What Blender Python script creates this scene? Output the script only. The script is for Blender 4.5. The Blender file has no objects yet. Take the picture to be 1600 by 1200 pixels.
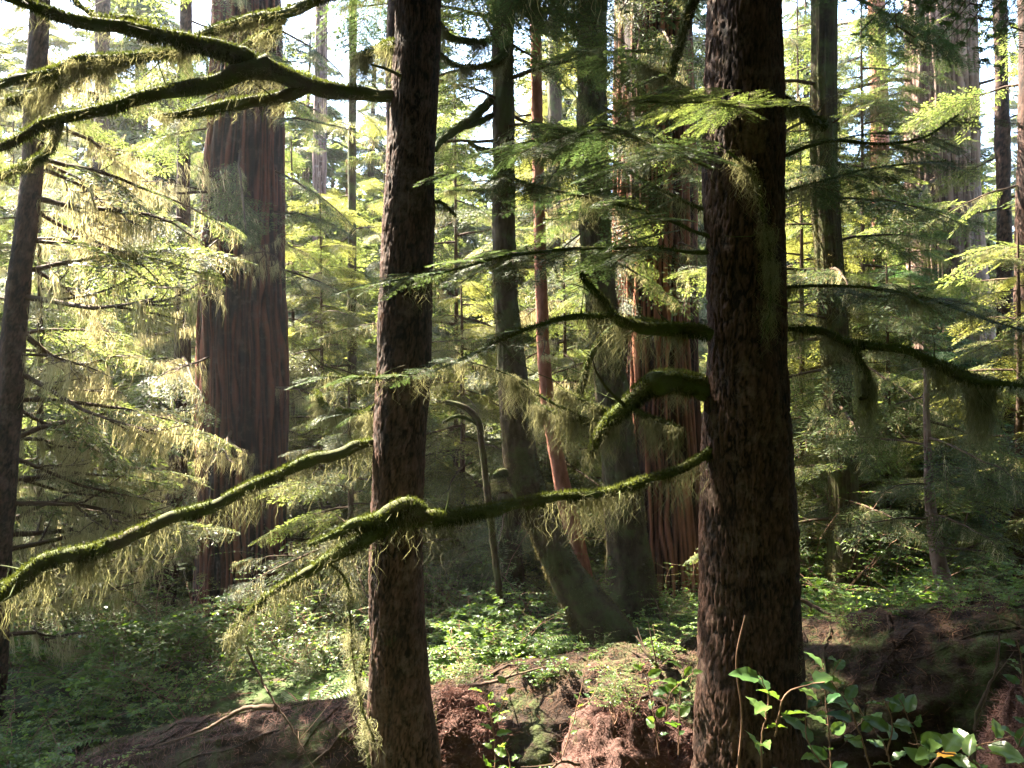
import bpy, math, random
import numpy as np
from mathutils import Vector, Matrix, Euler
rad = math.radians
sc = bpy.context.scene
COL = sc.collection
# ------------------------------------------------------------------ camera, world, sun, exposure
CAMZ, F = 1.7, 1200.0
cam_d = bpy.data.cameras.new("camera"); cam = bpy.data.objects.new("camera", cam_d); COL.objects.link(cam)
cam.location = (0, 0, CAMZ); cam.rotation_euler = (rad(90), 0, 0)
cam_d.sensor_width = 36; cam_d.lens = 27.0; cam_d.clip_start = .05; cam_d.clip_end = 900
sc.camera = cam
SUN_EL, SUN_AZ = 50.0, 53.0            # elevation; degrees left of the view direction
w = bpy.data.worlds.new("World"); sc.world = w; w.use_nodes = True
nt = w.node_tree; bg = nt.nodes["Background"]
sky = nt.nodes.new("ShaderNodeTexSky"); sky.sky_type = 'NISHITA'; sky.sun_disc = False
sky.sun_elevation = rad(SUN_EL); sky.sun_rotation = rad(-SUN_AZ)
nt.links.new(sky.outputs[0], bg.inputs[0]); bg.inputs[1].default_value = .085
sl = bpy.data.lights.new("sun", 'SUN'); sl.energy = 5.0; sl.angle = rad(.5); sl.color = (1, .9, .72)
sun = bpy.data.objects.new("sun", sl); COL.objects.link(sun)
_s = Vector((-math.sin(rad(SUN_AZ))*math.cos(rad(SUN_EL)), math.cos(rad(SUN_AZ))*math.cos(rad(SUN_EL)), math.sin(rad(SUN_EL))))
sun.rotation_euler = _s.to_track_quat('Z', 'Y').to_euler(); sun.location = _s*60
sc.view_settings.view_transform = 'Standard'; sc.view_settings.look = 'None'
sc.view_settings.exposure = 4.3; sc.view_settings.gamma = 1
cy = sc.cycles
cy.max_bounces = 6; cy.diffuse_bounces = 3; cy.glossy_bounces = 2; cy.transmission_bounces = 4
cy.transparent_max_bounces = 4; cy.volume_bounces = 0; cy.caustics_reflective = False; cy.caustics_refractive = False
cy.use_denoising = True; cy.denoiser = 'OPENIMAGEDENOISE'; cy.denoising_input_passes = 'RGB_ALBEDO_NORMAL'
cy.denoising_prefilter = 'ACCURATE'; cy.sample_clamp_indirect = 6
cy.use_adaptive_sampling = False

# ------------------------------------------------------------------ helpers
def P(px, py, d): return np.array(((px-800)/F*d, d, CAMZ+(600-py)/F*d))
def RNG(s): return np.random.default_rng(s)
def sm(a, b, x):
    t = np.clip((np.asarray(x, float)-a)/(b-a), 0, 1); return t*t*(3-2*t)
_lat = {}
def noise2(u, v, fu, seed, perv=512):
    """value noise, u in cells (period fu), v in cells; 0..1"""
    fu = int(max(2, fu)); k = (fu, seed)
    if k not in _lat: _lat[k] = RNG(seed*7919+fu).random((perv, fu))
    L = _lat[k]
    ui = np.floor(u).astype(int); vi = np.floor(v).astype(int); a = u-ui; b = v-vi
    a = a*a*(3-2*a); b = b*b*(3-2*b); u0 = ui % fu; u1 = (ui+1) % fu; v0 = vi % perv; v1 = (vi+1) % perv
    return (L[v0, u0]*(1-a)+L[v0, u1]*a)*(1-b)+(L[v1, u0]*(1-a)+L[v1, u1]*a)*b
def worley(u, v, fu, seed):
    """u, v in cells, u periodic: returns F1, F2, random value of the nearest cell"""
    fu = int(max(3, fu)); g = RNG(seed*31+fu); JX, JY, RV = g.random((512, fu)), g.random((512, fu)), g.random((512, fu))
    ui = np.floor(u).astype(int); vi = np.floor(v).astype(int); f1 = np.full(u.shape, 9.); f2 = f1.copy(); rv = np.zeros(u.shape)
    for a in (-1, 0, 1):
        for b in (-1, 0, 1):
            cu, cv = (ui+a) % fu, (vi+b) % 512; d = np.hypot(ui+a+JX[cv, cu]-u, vi+b+JY[cv, cu]-v)
            m = d < f1; f2 = np.where(m, f1, np.minimum(f2, d)); rv = np.where(m, RV[cv, cu], rv); f1 = np.where(m, d, f1)
    return f1, f2, rv
def terr(x, y):
    x = np.asarray(x, float); y = np.asarray(y, float)
    h = -.13*np.clip(y, -6, 5)
    left = 1/(1+np.exp((x+1.0)/1.6))
    h = h - left*(.5*sm(4, 7, y)+2.3*sm(7, 15, y)+1.8*sm(15, 30, y)) - (1-left)*(.55*sm(6, 13, y))
    h = h - .62*sm(3.0, 4.8, y)*(1-.75*sm(6.6, 8.6, y))*(1-sm(5, 9, np.abs(x)))
    h = h + sm(34, 95, y)*15 + sm(-5, -45, y)*26 + .03*np.clip(np.abs(x)-14, 0, 60)**1.25  # includes a rise behind the camera, added to block low sky light
    h = h + .25*(noise2(x*.45+50, y*.45+60, 256, 1)-.5)+.10*(noise2(x*1.7+50, y*1.7+80, 512, 2)-.5)
    return h

class MB:
    def __init__(s): s.parts = []; s.n = 0
    def add(s, V, Fc, mat=0, tint=None):
        V = np.asarray(V, np.float32); Fc = np.asarray(Fc, np.int32)
        if len(V) == 0 or len(Fc) == 0: return
        t = np.full(len(V), .5, np.float32) if tint is None else np.broadcast_to(np.asarray(tint, np.float32), (len(V),))
        s.parts.append((V, Fc, mat, t))
    def quads(s, V4, mat=0, tint=None):           # V4 (N,4,3)
        N = len(V4)
        if N == 0: return
        t = None if tint is None else (tint if np.ndim(tint) == 0 else np.repeat(tint, 4))
        s.add(V4.reshape(-1, 3), np.arange(N*4).reshape(N, 4), mat, t)
    def tris(s, V3, mat=0, tint=None):
        N = len(V3)
        if N == 0: return
        t = None if tint is None else (tint if np.ndim(tint) == 0 else np.repeat(tint, 3))
        s.add(V3.reshape(-1, 3), np.arange(N*3).reshape(N, 3), mat, t)
    def merge(s, o, M=None, t=None, dt=0., mat=None):
        for V, Fc, m, ti in o.parts:
            V2 = V if M is None else V@np.asarray(M, np.float32).T
            if t is not None: V2 = V2+np.asarray(t, np.float32)
            s.parts.append((V2, Fc, m if mat is None else mat, np.clip(ti+dt, 0, 1)))
    def compact(s):
        """join the pieces of one material and face size"""
        d = {}
        for p in s.parts: d.setdefault((p[2], p[1].shape[1]), []).append(p)
        out = []
        for (m, k), L in d.items():
            off = np.cumsum([0]+[len(p[0]) for p in L[:-1]])
            out.append((np.concatenate([p[0] for p in L]), np.concatenate([p[1]+o for p, o in zip(L, off)]), m, np.concatenate([p[3] for p in L])))
        s.parts = out; return s
    def mesh(s, name, mats, smooth=False):
        s.compact()
        me = bpy.data.meshes.new(name)
        V = np.concatenate([p[0] for p in s.parts]); T = np.concatenate([p[3] for p in s.parts])
        off = 0; loops = []; tot = []; mi = []
        for v, f, m, t in s.parts:
            loops.append((f+off).ravel()); tot.append(np.full(len(f), f.shape[1])); mi.append(np.full(len(f), m)); off += len(v)
        loops = np.concatenate(loops).astype(np.int32); tot = np.concatenate(tot); mi = np.concatenate(mi).astype(np.int32)
        me.vertices.add(len(V)); me.vertices.foreach_set("co", V.astype(np.float32).ravel())
        me.loops.add(len(loops)); me.loops.foreach_set("vertex_index", loops)
        me.polygons.add(len(tot)); me.polygons.foreach_set("loop_start", np.concatenate([[0], np.cumsum(tot)[:-1]]).astype(np.int32))
        me.polygons.foreach_set("material_index", mi)
        if smooth: me.polygons.foreach_set("use_smooth", np.ones(len(tot), bool))
        a = me.attributes.new("tint", 'FLOAT', 'POINT'); a.data.foreach_set("value", T.astype(np.float32))
        for m in mats: me.materials.append(m)
        me.update(calc_edges=True)
        return me
def link(name, me, parent=None, loc=None):
    o = bpy.data.objects.new(name, me); COL.objects.link(o)
    if loc is not None: o.location = loc
    if parent is not None:
        o.parent = parent
        o.matrix_parent_inverse = Matrix.Translation(-Vector(parent_world(parent)))
    return o
_pw = {}
def parent_world(p): return _pw.get(p.name, (0, 0, 0))
def build(mb, name, mats, parent=None, smooth=False):
    """mesh in world coordinates under parent"""
    if not mb.parts: return None
    o = link(name, mb.mesh(name, mats, smooth), parent); _pw[o.name] = parent_world(parent) if parent else (0, 0, 0)
    if parent is not None and parent.type != 'EMPTY': o.matrix_parent_inverse = Matrix.Identity(4)   # part frame is the world's
    return o
def tag(o, label, cat, group=None, kind=None):
    if label: o['label'] = label
    if cat: o['category'] = cat
    if group: o['group'] = group
    if kind: o['kind'] = kind
    return o
def thing(name, loc, label, cat, group=None):
    o = bpy.data.objects.new(name, None); COL.objects.link(o); o.location = loc; o.empty_display_size = .2
    _pw[o.name] = tuple(loc); return tag(o, label, cat, group)

# ------------------------------------------------------------------ materials
def nodes(name):
    m = bpy.data.materials.new(name); m.use_nodes = True; n = m.node_tree.nodes; n.clear()
    return m, n, m.node_tree.links
def leaf_mat(name, c0, c1, trans=.45, tcol=None, rough=.5, spec=.25, rnd=.25, patch=.35):
    m, n, l = nodes(name); out = n.new("ShaderNodeOutputMaterial")
    at = n.new("ShaderNodeAttribute"); at.attribute_name = "tint"
    oi = n.new("ShaderNodeObjectInfo")
    tc = n.new("ShaderNodeTexCoord"); nz = n.new("ShaderNodeTexNoise"); nz.inputs["Scale"].default_value = 1.6; nz.inputs["Detail"].default_value = 3
    l.new(tc.outputs["Object"], nz.inputs["Vector"])
    a1 = n.new("ShaderNodeMath"); a1.operation = 'MULTIPLY_ADD'; l.new(oi.outputs["Random"], a1.inputs[0]); a1.inputs[1].default_value = rnd
    l.new(at.outputs["Fac"], a1.inputs[2])
    a2 = n.new("ShaderNodeMath"); a2.operation = 'MULTIPLY_ADD'; l.new(nz.outputs["Fac"], a2.inputs[0]); a2.inputs[1].default_value = patch*2
    l.new(a1.outputs[0], a2.inputs[2])
    a3 = n.new("ShaderNodeMath"); a3.operation = 'SUBTRACT'; l.new(a2.outputs[0], a3.inputs[0]); a3.inputs[1].default_value = patch+rnd*.5; a3.use_clamp = True
    mx = n.new("ShaderNodeMix"); mx.data_type = 'RGBA'; l.new(a3.outputs[0], mx.inputs[0]); mx.inputs[6].default_value = (*c0, 1); mx.inputs[7].default_value = (*c1, 1)
    b = n.new("ShaderNodeBsdfPrincipled"); l.new(mx.outputs[2], b.inputs["Base Color"]); b.inputs["Roughness"].default_value = rough
    b.inputs["Specular IOR Level"].default_value = spec
    t = n.new("ShaderNodeBsdfTranslucent")
    mt = n.new("ShaderNodeMix"); mt.data_type = 'RGBA'; mt.blend_type = 'MULTIPLY'; mt.inputs[0].default_value = 1
    l.new(mx.outputs[2], mt.inputs[6]); mt.inputs[7].default_value = (*(tcol or (1.9, 1.9, .9)), 1); mt.clamp_result = False
    l.new(mt.outputs[2], t.inputs[0])
    ms = n.new("ShaderNodeMixShader"); ms.inputs[0].default_value = trans; l.new(b.outputs[0], ms.inputs[1]); l.new(t.outputs[0], ms.inputs[2])
    l.new(ms.outputs[0], out.inputs[0]); return m
def bark_mat(name, dark, light, tk=.8, moss=None, moss_amt=0., vs=(1, 1, .25), scale=30, bump=.5, dist=.01, rough=.85, patchcol=None, patch=.5):
    m, n, l = nodes(name); out = n.new("ShaderNodeOutputMaterial"); b = n.new("ShaderNodeBsdfPrincipled"); l.new(b.outputs[0], out.inputs[0])
    b.inputs["Roughness"].default_value = rough; b.inputs["Specular IOR Level"].default_value = .15
    at = n.new("ShaderNodeAttribute"); at.attribute_name = "tint"
    tc = n.new("ShaderNodeTexCoord"); mp = n.new("ShaderNodeMapping"); mp.inputs["Scale"].default_value = vs; l.new(tc.outputs["Object"], mp.inputs[0])
    nz = n.new("ShaderNodeTexNoise"); nz.inputs["Scale"].default_value = scale; nz.inputs["Detail"].default_value = 8; nz.inputs["Roughness"].default_value = .65
    l.new(mp.outputs[0], nz.inputs["Vector"])
    s = n.new("ShaderNodeMath"); s.operation = 'MULTIPLY_ADD'; l.new(nz.outputs["Fac"], s.inputs[0]); s.inputs[1].default_value = 1.1; s.use_clamp = True
    s2 = n.new("ShaderNodeMath"); s2.operation = 'MULTIPLY_ADD'; l.new(at.outputs["Fac"], s2.inputs[0]); s2.inputs[1].default_value = tk; s2.inputs[2].default_value = -.1-tk*.5
    l.new(s2.outputs[0], s.inputs[2])
    mx = n.new("ShaderNodeMix"); mx.data_type = 'RGBA'; l.new(s.outputs[0], mx.inputs[0]); mx.inputs[6].default_value = (*dark, 1); mx.inputs[7].default_value = (*light, 1)
    col = mx.outputs[2]
    def patchy(col, c, sc_, lo, hi):
        z = n.new("ShaderNodeTexNoise"); z.inputs["Scale"].default_value = sc_; z.inputs["Detail"].default_value = 6; z.inputs["Roughness"].default_value = .7
        l.new(tc.outputs["Object"], z.inputs["Vector"])
        r = n.new("ShaderNodeMapRange"); r.inputs[1].default_value = lo; r.inputs[2].default_value = hi; l.new(z.outputs["Fac"], r.inputs[0])
        k = n.new("ShaderNodeMix"); k.data_type = 'RGBA'; l.new(r.outputs[0], k.inputs[0]); l.new(col, k.inputs[6]); k.inputs[7].default_value = (*c, 1); return k.outputs[2]
    if patchcol: col = patchy(col, patchcol, 9, .52, .75)
    if moss and moss_amt > 0: col = patchy(col, moss, 3.5, .72-.42*moss_amt, .85-.42*moss_amt)
    l.new(col, b.inputs["Base Color"])
    bp = n.new("ShaderNodeBump"); bp.inputs["Strength"].default_value = bump; bp.inputs["Distance"].default_value = dist; l.new(nz.outputs["Fac"], bp.inputs["Height"])
    l.new(bp.outputs[0], b.inputs["Normal"]); return m

M = {}
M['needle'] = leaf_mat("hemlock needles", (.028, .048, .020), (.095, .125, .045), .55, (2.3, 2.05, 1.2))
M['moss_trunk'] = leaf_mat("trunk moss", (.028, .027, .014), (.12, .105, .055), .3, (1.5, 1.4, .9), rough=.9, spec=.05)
M['needle_near'] = leaf_mat("shade-toned hemlock needles", (.018, .036, .018), (.06, .088, .036), .42, (1.9, 1.8, 1.1))  # darker needle copy: foreground shade put into its colour
M['needle_y'] = leaf_mat("young hemlock needles", (.06, .082, .028), (.18, .195, .07), .6, (2.2, 1.95, 1.15))
M['cedar_leaf'] = leaf_mat("cedar scales", (.03, .07, .035), (.09, .15, .07), .5, (1.8, 2.0, 1.0))
M['lichen'] = leaf_mat("hanging lichen", (.17, .165, .075), (.46, .42, .27), .5, (1.3, 1.22, 1.0), rough=.9, spec=.05)
M['lichen_near'] = leaf_mat("green hanging moss", (.085, .088, .045), (.25, .24, .145), .45, (1.3, 1.25, .95), rough=.9, spec=.05)
M['moss'] = leaf_mat("branch moss", (.016, .024, .008), (.065, .075, .022), .3, (1.6, 1.6, .8), rough=.9, spec=.05)
M['leaf'] = leaf_mat("shrub leaves", (.028, .065, .018), (.12, .185, .04), .55, (1.9, 1.9, .7), rough=.42, spec=.4)
M['salal'] = leaf_mat("salal leaves", (.022, .060, .020), (.085, .14, .035), .4, (2.1, 1.9, .7), rough=.32, spec=.5)
M['autumn'] = leaf_mat("yellowed leaf", (.5, .22, .03), (.6, .3, .05), .5, (1.4, 1.2, .8))
M['litter'] = leaf_mat("needle litter", (.04, .022, .017), (.15, .085, .07), .2, (1.3, 1, 1), rough=.9, spec=.05)
M['litter_dark'] = leaf_mat("shade-darkened needle litter", (.03, .017, .011), (.13, .075, .05), .2, (1.3, 1, 1), rough=.9, spec=.05)  # darker litter copy: shade on the big log put into its colour
M['hem_bark'] = bark_mat("hemlock bark", (.004, .002, .0015), (.082, .043, .031), tk=1.35, moss=(.04, .05, .02), moss_amt=.12, vs=(1, 1, .3), scale=70, bump=.9, dist=.008, patchcol=(.10, .07, .055))
M['ced_bark'] = bark_mat("cedar bark", (.004, .0015, .001), (.13, .046, .027), tk=1.9, moss=(.05, .06, .02), moss_amt=.08, vs=(1, 1, .06), scale=34, bump=.8, patchcol=(.08, .06, .05))  # strong tint: groove shade put into the colour, besides plate tones
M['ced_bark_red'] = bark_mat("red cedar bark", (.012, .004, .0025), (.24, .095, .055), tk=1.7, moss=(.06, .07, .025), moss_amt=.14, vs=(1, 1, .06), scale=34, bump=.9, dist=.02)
M['rot'] = bark_mat("rotten red wood", (.02, .009, .007), (.12, .064, .052), moss=(.045, .055, .018), moss_amt=.3, vs=(1, 1, 1), scale=34, bump=1, dist=.03)
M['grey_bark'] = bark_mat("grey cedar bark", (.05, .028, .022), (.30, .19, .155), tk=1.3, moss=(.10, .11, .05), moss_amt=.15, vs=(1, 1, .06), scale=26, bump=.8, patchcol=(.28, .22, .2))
M['moss_bark'] = bark_mat("mossy bark", (.016, .011, .007), (.10, .072, .042), moss=(.065, .072, .026), moss_amt=.62, vs=(1, 1, .4), scale=24, bump=.7)
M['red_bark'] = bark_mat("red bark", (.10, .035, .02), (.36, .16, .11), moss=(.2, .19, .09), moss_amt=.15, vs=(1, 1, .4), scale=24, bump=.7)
M['twig'] = bark_mat("twig bark", (.03, .018, .012), (.10, .065, .045), moss=(.09, .09, .03), moss_amt=.35, vs=(1, 1, 1), scale=40, bump=.4)
M['stem'] = bark_mat("shrub stem", (.09, .045, .03), (.25, .15, .1), vs=(1, 1, 1), scale=40, bump=.2)
M['limb'] = bark_mat("mossy limb", (.02, .016, .009), (.08, .07, .03), moss=(.045, .06, .015), moss_amt=.8, vs=(1, 1, 1), scale=30, bump=.8)
M['log'] = bark_mat("rotting log", (.007, .004, .003), (.05, .028, .018), moss=(.04, .05, .015), moss_amt=.55, vs=(.7, 1, 1), scale=30, bump=1, dist=.03, patchcol=(.055, .034, .022))
M['soil'] = bark_mat("forest floor", (.022, .012, .008), (.065, .034, .022), moss=(.035, .055, .015), moss_amt=.8, vs=(1, 1, 1), scale=9, bump=1, dist=.05)

# ------------------------------------------------------------------ primitives
def frames(pts):
    pts = np.asarray(pts, float); T = np.gradient(pts, axis=0); T /= np.linalg.norm(T, axis=1)[:, None]+1e-9
    up = np.tile([0, 0, 1.], (len(pts), 1)); bad = np.abs(T[:, 2]) > .9; up[bad] = [0, 1, 0]
    if bad.any() and not bad.all(): up[:] = [0.03, 1, 0.02] if bad.mean() > .3 else up
    S = np.cross(T, up); S /= np.linalg.norm(S, axis=1)[:, None]+1e-9; U = np.cross(S, T)
    return T, S, U
def resample(pts, n, *vals):
    pts = np.asarray(pts, float); d = np.r_[0, np.cumsum(np.linalg.norm(np.diff(pts, axis=0), axis=1))]
    # Catmull-Rom-ish: smooth by cubic hermite per axis
    t = np.linspace(0, d[-1], n); m = np.gradient(pts, d, axis=0)
    i = np.clip(np.searchsorted(d, t, side='right')-1, 0, len(d)-2); h = d[i+1]-d[i]; u = ((t-d[i])/h)[:, None]; h = h[:, None]
    out = (2*u**3-3*u**2+1)*pts[i]+(u**3-2*u**2+u)*h*m[i]+(-2*u**3+3*u**2)*pts[i+1]+(u**3-u**2)*h*m[i+1]
    res = [out]
    for v in vals: res.append(np.interp(t, d, v))
    return res if vals else out
def tube(mb, pts, r, ns=6, mat=0, tint=None, lump=None, cap=False):
    pts = np.asarray(pts, float); r = np.broadcast_to(np.asarray(r, float), (len(pts),)); T, S, U = frames(pts)
    a = np.arange(ns)/ns*2*np.pi; rr = np.repeat(r[:, None], ns, 1)
    if lump is not None: rr = rr*lump
    V = pts[:, None]+rr[..., None]*(np.cos(a)[None, :, None]*S[:, None]+np.sin(a)[None, :, None]*U[:, None])
    n = len(pts); i = np.arange(n-1)[:, None]*ns; j = np.arange(ns)[None]; k = (j+1) % ns
    Fc = np.stack([i+j, i+k, i+ns+k, i+ns+j], -1).reshape(-1, 4)
    t = None
    if tint is not None: t = np.broadcast_to(tint, (n, ns)).ravel()
    mb.add(V.reshape(-1, 3), Fc, mat, t)
    if cap:
        for e, s in ((0, 1), (n-1, -1)):
            ring = V[e]; c = ring.mean(0)[None]; VV = np.r_[ring, c]
            jj = np.arange(ns); mb.add(VV, np.stack([jj, (jj+1) % ns, np.full(ns, ns)], -1)[:, ::s], mat, .4)
    return V
def ribbons(mb, A, B, wd, mat=0, tint=None, rng=None):
    """thin crossed-less strips from A to B (N,3)"""
    D = B-A; side = np.cross(D, (rng or RNG(3)).normal(size=D.shape)); side /= np.linalg.norm(side, axis=1)[:, None]+1e-9
    w0 = (side*np.asarray(wd).reshape(-1, 1)); mb.quads(np.stack([A-w0, A+w0, B+w0*.6, B-w0*.6], 1), mat, tint)

def twiglets(L, rng, wid=.5, step=.026, tl=.05, droop=.18):
    """flat conifer spray along +X in the XY plane. returns base, dir, len of the twiglets and segments of the twigs"""
    B, D, LN, SA, SB = [], [], [], [], []
    def z(x, y): return -droop*(x*x+1.3*y*y)/L
    ns = max(5, int(L/.045)); S = np.linspace(.06*L, L*.97, ns)+rng.normal(0, .008, ns)
    xs = np.linspace(0, L, 6); ax = np.stack([xs, 0*xs, z(xs, 0)], 1); SA.append(ax[:-1]); SB.append(ax[1:])
    for s in S:
        for sd in (-1, 1):
            if rng.random() < .07: continue
            f = s/L; l = wid*L*(1-f)**.75*min(1, f*3+.35)*rng.uniform(.65, 1.12)+.035
            an = rad(rng.uniform(42, 62))*sd; dx, dy = math.cos(an), math.sin(an)
            nt_ = max(2, int(l/step)); t = np.linspace(.015, l, nt_)
            curv = .25*sd*t*t/l
            px = s+dx*t+curv*dy*sd*.6; py = dy*t
            e = np.stack([px, py, z(px, py)], 1); SA.append(np.array([[s, 0, z(s, 0)]])); SB.append(e[-1:])
            for q in (-1, 1):
                a2 = an+q*rad(rng.uniform(38, 55)); ll = tl*(1-.55*t/l)*rng.uniform(.7, 1.25, nt_)
                dd = np.stack([np.full(nt_, math.cos(a2)), np.full(nt_, math.sin(a2)), rng.normal(-.12, .13, nt_)], 1)
                B.append(e); D.append(dd); LN.append(ll)
            B.append(e[-1:]); D.append(np.array([[dx, dy, -.2]])); LN.append(np.array([tl]))
    return np.concatenate(B), np.concatenate(D), np.concatenate(LN), np.concatenate(SA), np.concatenate(SB)
def spray(L, rng, lod, mat=0, wood=1, wid=.5, step=None, tl=None):
    mb = MB()
    stp = step or {0: .024, 1: .032, 2: .075}[lod]; tl_ = tl or {0: .045, 1: .058, 2: .115}[lod]
    B, D, LN, SA, SB = twiglets(L, rng, wid, stp, tl_)
    D /= np.linalg.norm(D, axis=1)[:, None]; up = np.array([0, 0, 1.])+rng.normal(0, .28, D.shape); side = np.cross(up, D); side /= np.linalg.norm(side, axis=1)[:, None]
    tint = np.clip(.45+rng.normal(0, .16, len(B))+.25*(B[:, 0]/L-.5), 0, 1)
    if lod == 0:
        K = 7; u = (np.arange(K)+.6)/K
        for q in (-1, 1):
            b = B[:, None]+D[:, None]*(LN[:, None]*u[None])[..., None]
            nd = D[:, None]*.55+side[:, None]*q*.85+rng.normal(0, .12, (len(B), K, 3)); nl = (.0125*(1.1-.45*u))[None, :, None]
            wv = D[:, None]*.0016
            mb.tris(np.stack([b-wv, b+wv*1.2, b+nd*nl], 2).reshape(-1, 3, 3), mat, np.repeat(tint, K))
    else:
        wv = side*(LN*{1: .13, 2: .2}[lod])[:, None]
        mid = B+D*(LN*.45)[:, None]; mb.quads(np.stack([B, mid+wv, B+D*LN[:, None], mid-wv], 1), mat, tint)
    ribbons(mb, SA, SB, np.full(len(SA), .0022 if lod < 2 else .004), wood, .4, rng)
    return mb.compact()
def strands(mb, A, rng, lmin=.05, lmax=.35, wd=.004, mat=0, seg=4, power=2.2):
    """hanging lichen threads from anchor points A"""
    N = len(A)
    if N == 0: return
    ln = lmin+(lmax-lmin)*rng.random(N)**power; a = rng.uniform(0, np.pi, N); side = np.stack([np.cos(a), np.sin(a), 0*a], 1)
    drift = rng.normal(0, .05, (N, 2)); ph = rng.uniform(0, 6, N); tint = np.clip(rng.normal(.5, .22, N), 0, 1)
    prev = None
    for k in range(seg+1):
        u = k/seg; off = np.stack([drift[:, 0]*u*ln*2+.03*np.sin(ph+u*8)*u, drift[:, 1]*u*ln*2+.03*np.cos(ph*1.7+u*7)*u, -ln*u], 1)
        c = A+off; w_ = (wd*(1-.75*u)*(.7+.6*math.sin(k*2.1)**2))*side
        cur = (c-w_, c+w_)
        if prev is not None: mb.quads(np.stack([prev[0], prev[1], cur[1], cur[0]], 1), mat, tint)
        prev = cur
def clumped(pts, n, rng, clumps, spread=.03):
    """anchor points gathered into clumps along a polyline"""
    pts = np.asarray(pts); c = rng.random(clumps); wgt = rng.random(clumps)**2+.05; wgt /= wgt.sum()
    t = np.where(rng.random(n) < .8, c[rng.choice(clumps, n, p=wgt)]+rng.normal(0, .02, n), rng.random(n)); t = np.clip(t, 0, 1)*(len(pts)-1)
    i = np.minimum(t.astype(int), len(pts)-2); f = (t-i)[:, None]
    return pts[i]*(1-f)+pts[i+1]*f+rng.normal(0, spread, (n, 3))*[1, 1, .5]
def fuzz(mb, pts, r, dens, rng, ln=(.01, .03), mat=0, wd=.003, updir=.5, below=1.):
    pts = np.asarray(pts, float); seg = np.linalg.norm(np.diff(pts, axis=0), axis=1); r = np.broadcast_to(r, (len(pts),))
    area = seg*2*np.pi*(r[:-1]+.005); n = int(area.sum()*dens)
    if n < 1: return
    i = rng.choice(len(seg), n, p=area/area.sum()); f = rng.random(n)[:, None]; T, S, U = frames(pts)
    a = rng.uniform(0, 2*np.pi, n); d = np.cos(a)[:, None]*S[i]+np.sin(a)[:, None]*U[i]; c = pts[i]*(1-f)+pts[i+1]*f; rr = (r[i]*(1-f[:, 0])+r[i+1]*f[:, 0])
    b = c+d*(rr*.93)[:, None]; kp = noise2(c[:, 0]*9+300, c[:, 1]*5+c[:, 2]*9+300, 512, 5)+.25*d[:, 2] > .36; b, d, c, i, f, rr = b[kp], d[kp], c[kp], i[kp], f[kp], rr[kp]; n = len(b)
    dirv = d+rng.normal(0, .45, (n, 3)); dirv[:, 2] += np.where(d[:, 2] > -.1, updir, -.9*below)
    dirv /= np.linalg.norm(dirv, axis=1)[:, None]; l = rng.uniform(ln[0], ln[1], n)*np.where(d[:, 2] < -.3, 1.5*below, 1)
    s = np.cross(dirv, rng.normal(size=(n, 3))); s /= np.linalg.norm(s, axis=1)[:, None]
    cl = np.clip(.5+.5*np.sin(c[:, 0]*9+c[:, 2]*7)*.5+rng.normal(0, .18, n)+.25*d[:, 2], 0, 1)
    mb.tris(np.stack([b-s*wd, b+s*wd, b+dirv*l[:, None]], 1), mat, cl)

# ------------------------------------------------------------------ bough library (limb along +X)
def rotm(yaw=0, pitch=0, roll=0, s=1.):
    cyw, syw = math.cos(yaw), math.sin(yaw); cp, sp = math.cos(pitch), math.sin(pitch); cr, sr = math.cos(roll), math.sin(roll)
    Z = np.array([[cyw, -syw, 0], [syw, cyw, 0], [0, 0, 1]]); Y = np.array([[cp, 0, -sp], [0, 1, 0], [sp, 0, cp]]); X = np.array([[1, 0, 0], [0, cr, -sr], [0, sr, cr]])
    return Z@Y@X*s
SPR = {}
for lod, n in ((0, 5), (1, 5), (2, 5)):
    SPR[lod] = [spray(.6, RNG(100+lod*10+i), lod, wid=.42+.03*i) for i in range(n)]
def bough(L, seed, lod, lichen=1., leaf=1.0, sag=.12, ns=None):
    """mats: 0 needles 1 twig 2 lichen"""
    rng = RNG(seed); mb = MB(); n = 9; xs = np.linspace(0, L, n)
    wob = np.cumsum(rng.normal(0, .035*L, n))*np.linspace(0, 1, n)*.6
    ax = np.stack([xs, wob, .06*L*np.sin(xs/L*2.2)-sag*L*(xs/L)**2+np.cumsum(rng.normal(0, .008*L, n))], 1)
    tube(mb, ax, np.linspace(.014*L, .002*L, n), 5 if lod < 2 else 3, 1)
    k = ns or int((L/.105) if lod < 2 else (L/.16))
    tips = [ax]
    for j in range(k):
        f = .12+.88*(j+rng.random())/k
        if rng.random() > leaf: continue
        p = np.array([np.interp(f*L, xs, ax[:, c]) for c in range(3)]); sd = 1 if j % 2 else -1
        s = (L*.55*(1-f)**.6+.16)*rng.uniform(.6, 1.15); yaw = sd*rad(rng.uniform(25, 70))*(1-.5*f)
        mb.merge(SPR[lod][rng.integers(5)], rotm(yaw, -rad(rng.uniform(-4, 22)), rad(rng.normal(0, 14)), s/.6), p, rng.normal(0, .1))
        tips.append(np.stack([p, p+rotm(yaw, -.2)@np.array([s*.8, 0, 0])]))
    mb.merge(SPR[lod][seed % 5], rotm(rng.normal(0, .2), -.15, 0, .3*L/.6*.8), ax[-2])
    if lichen > 0:
        for t in tips:
            nn = int((60 if len(t) > 2 else 9)*lichen*(L/2)*(1 if lod < 2 else .35))
            if nn < 1: continue
            strands(mb, clumped(t, nn, rng, 7, .02), rng, .04, .32 if lod < 2 else .45, .0035 if lod < 2 else .012, 2, 3 if lod < 2 else 2)
    return mb.compact()
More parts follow.
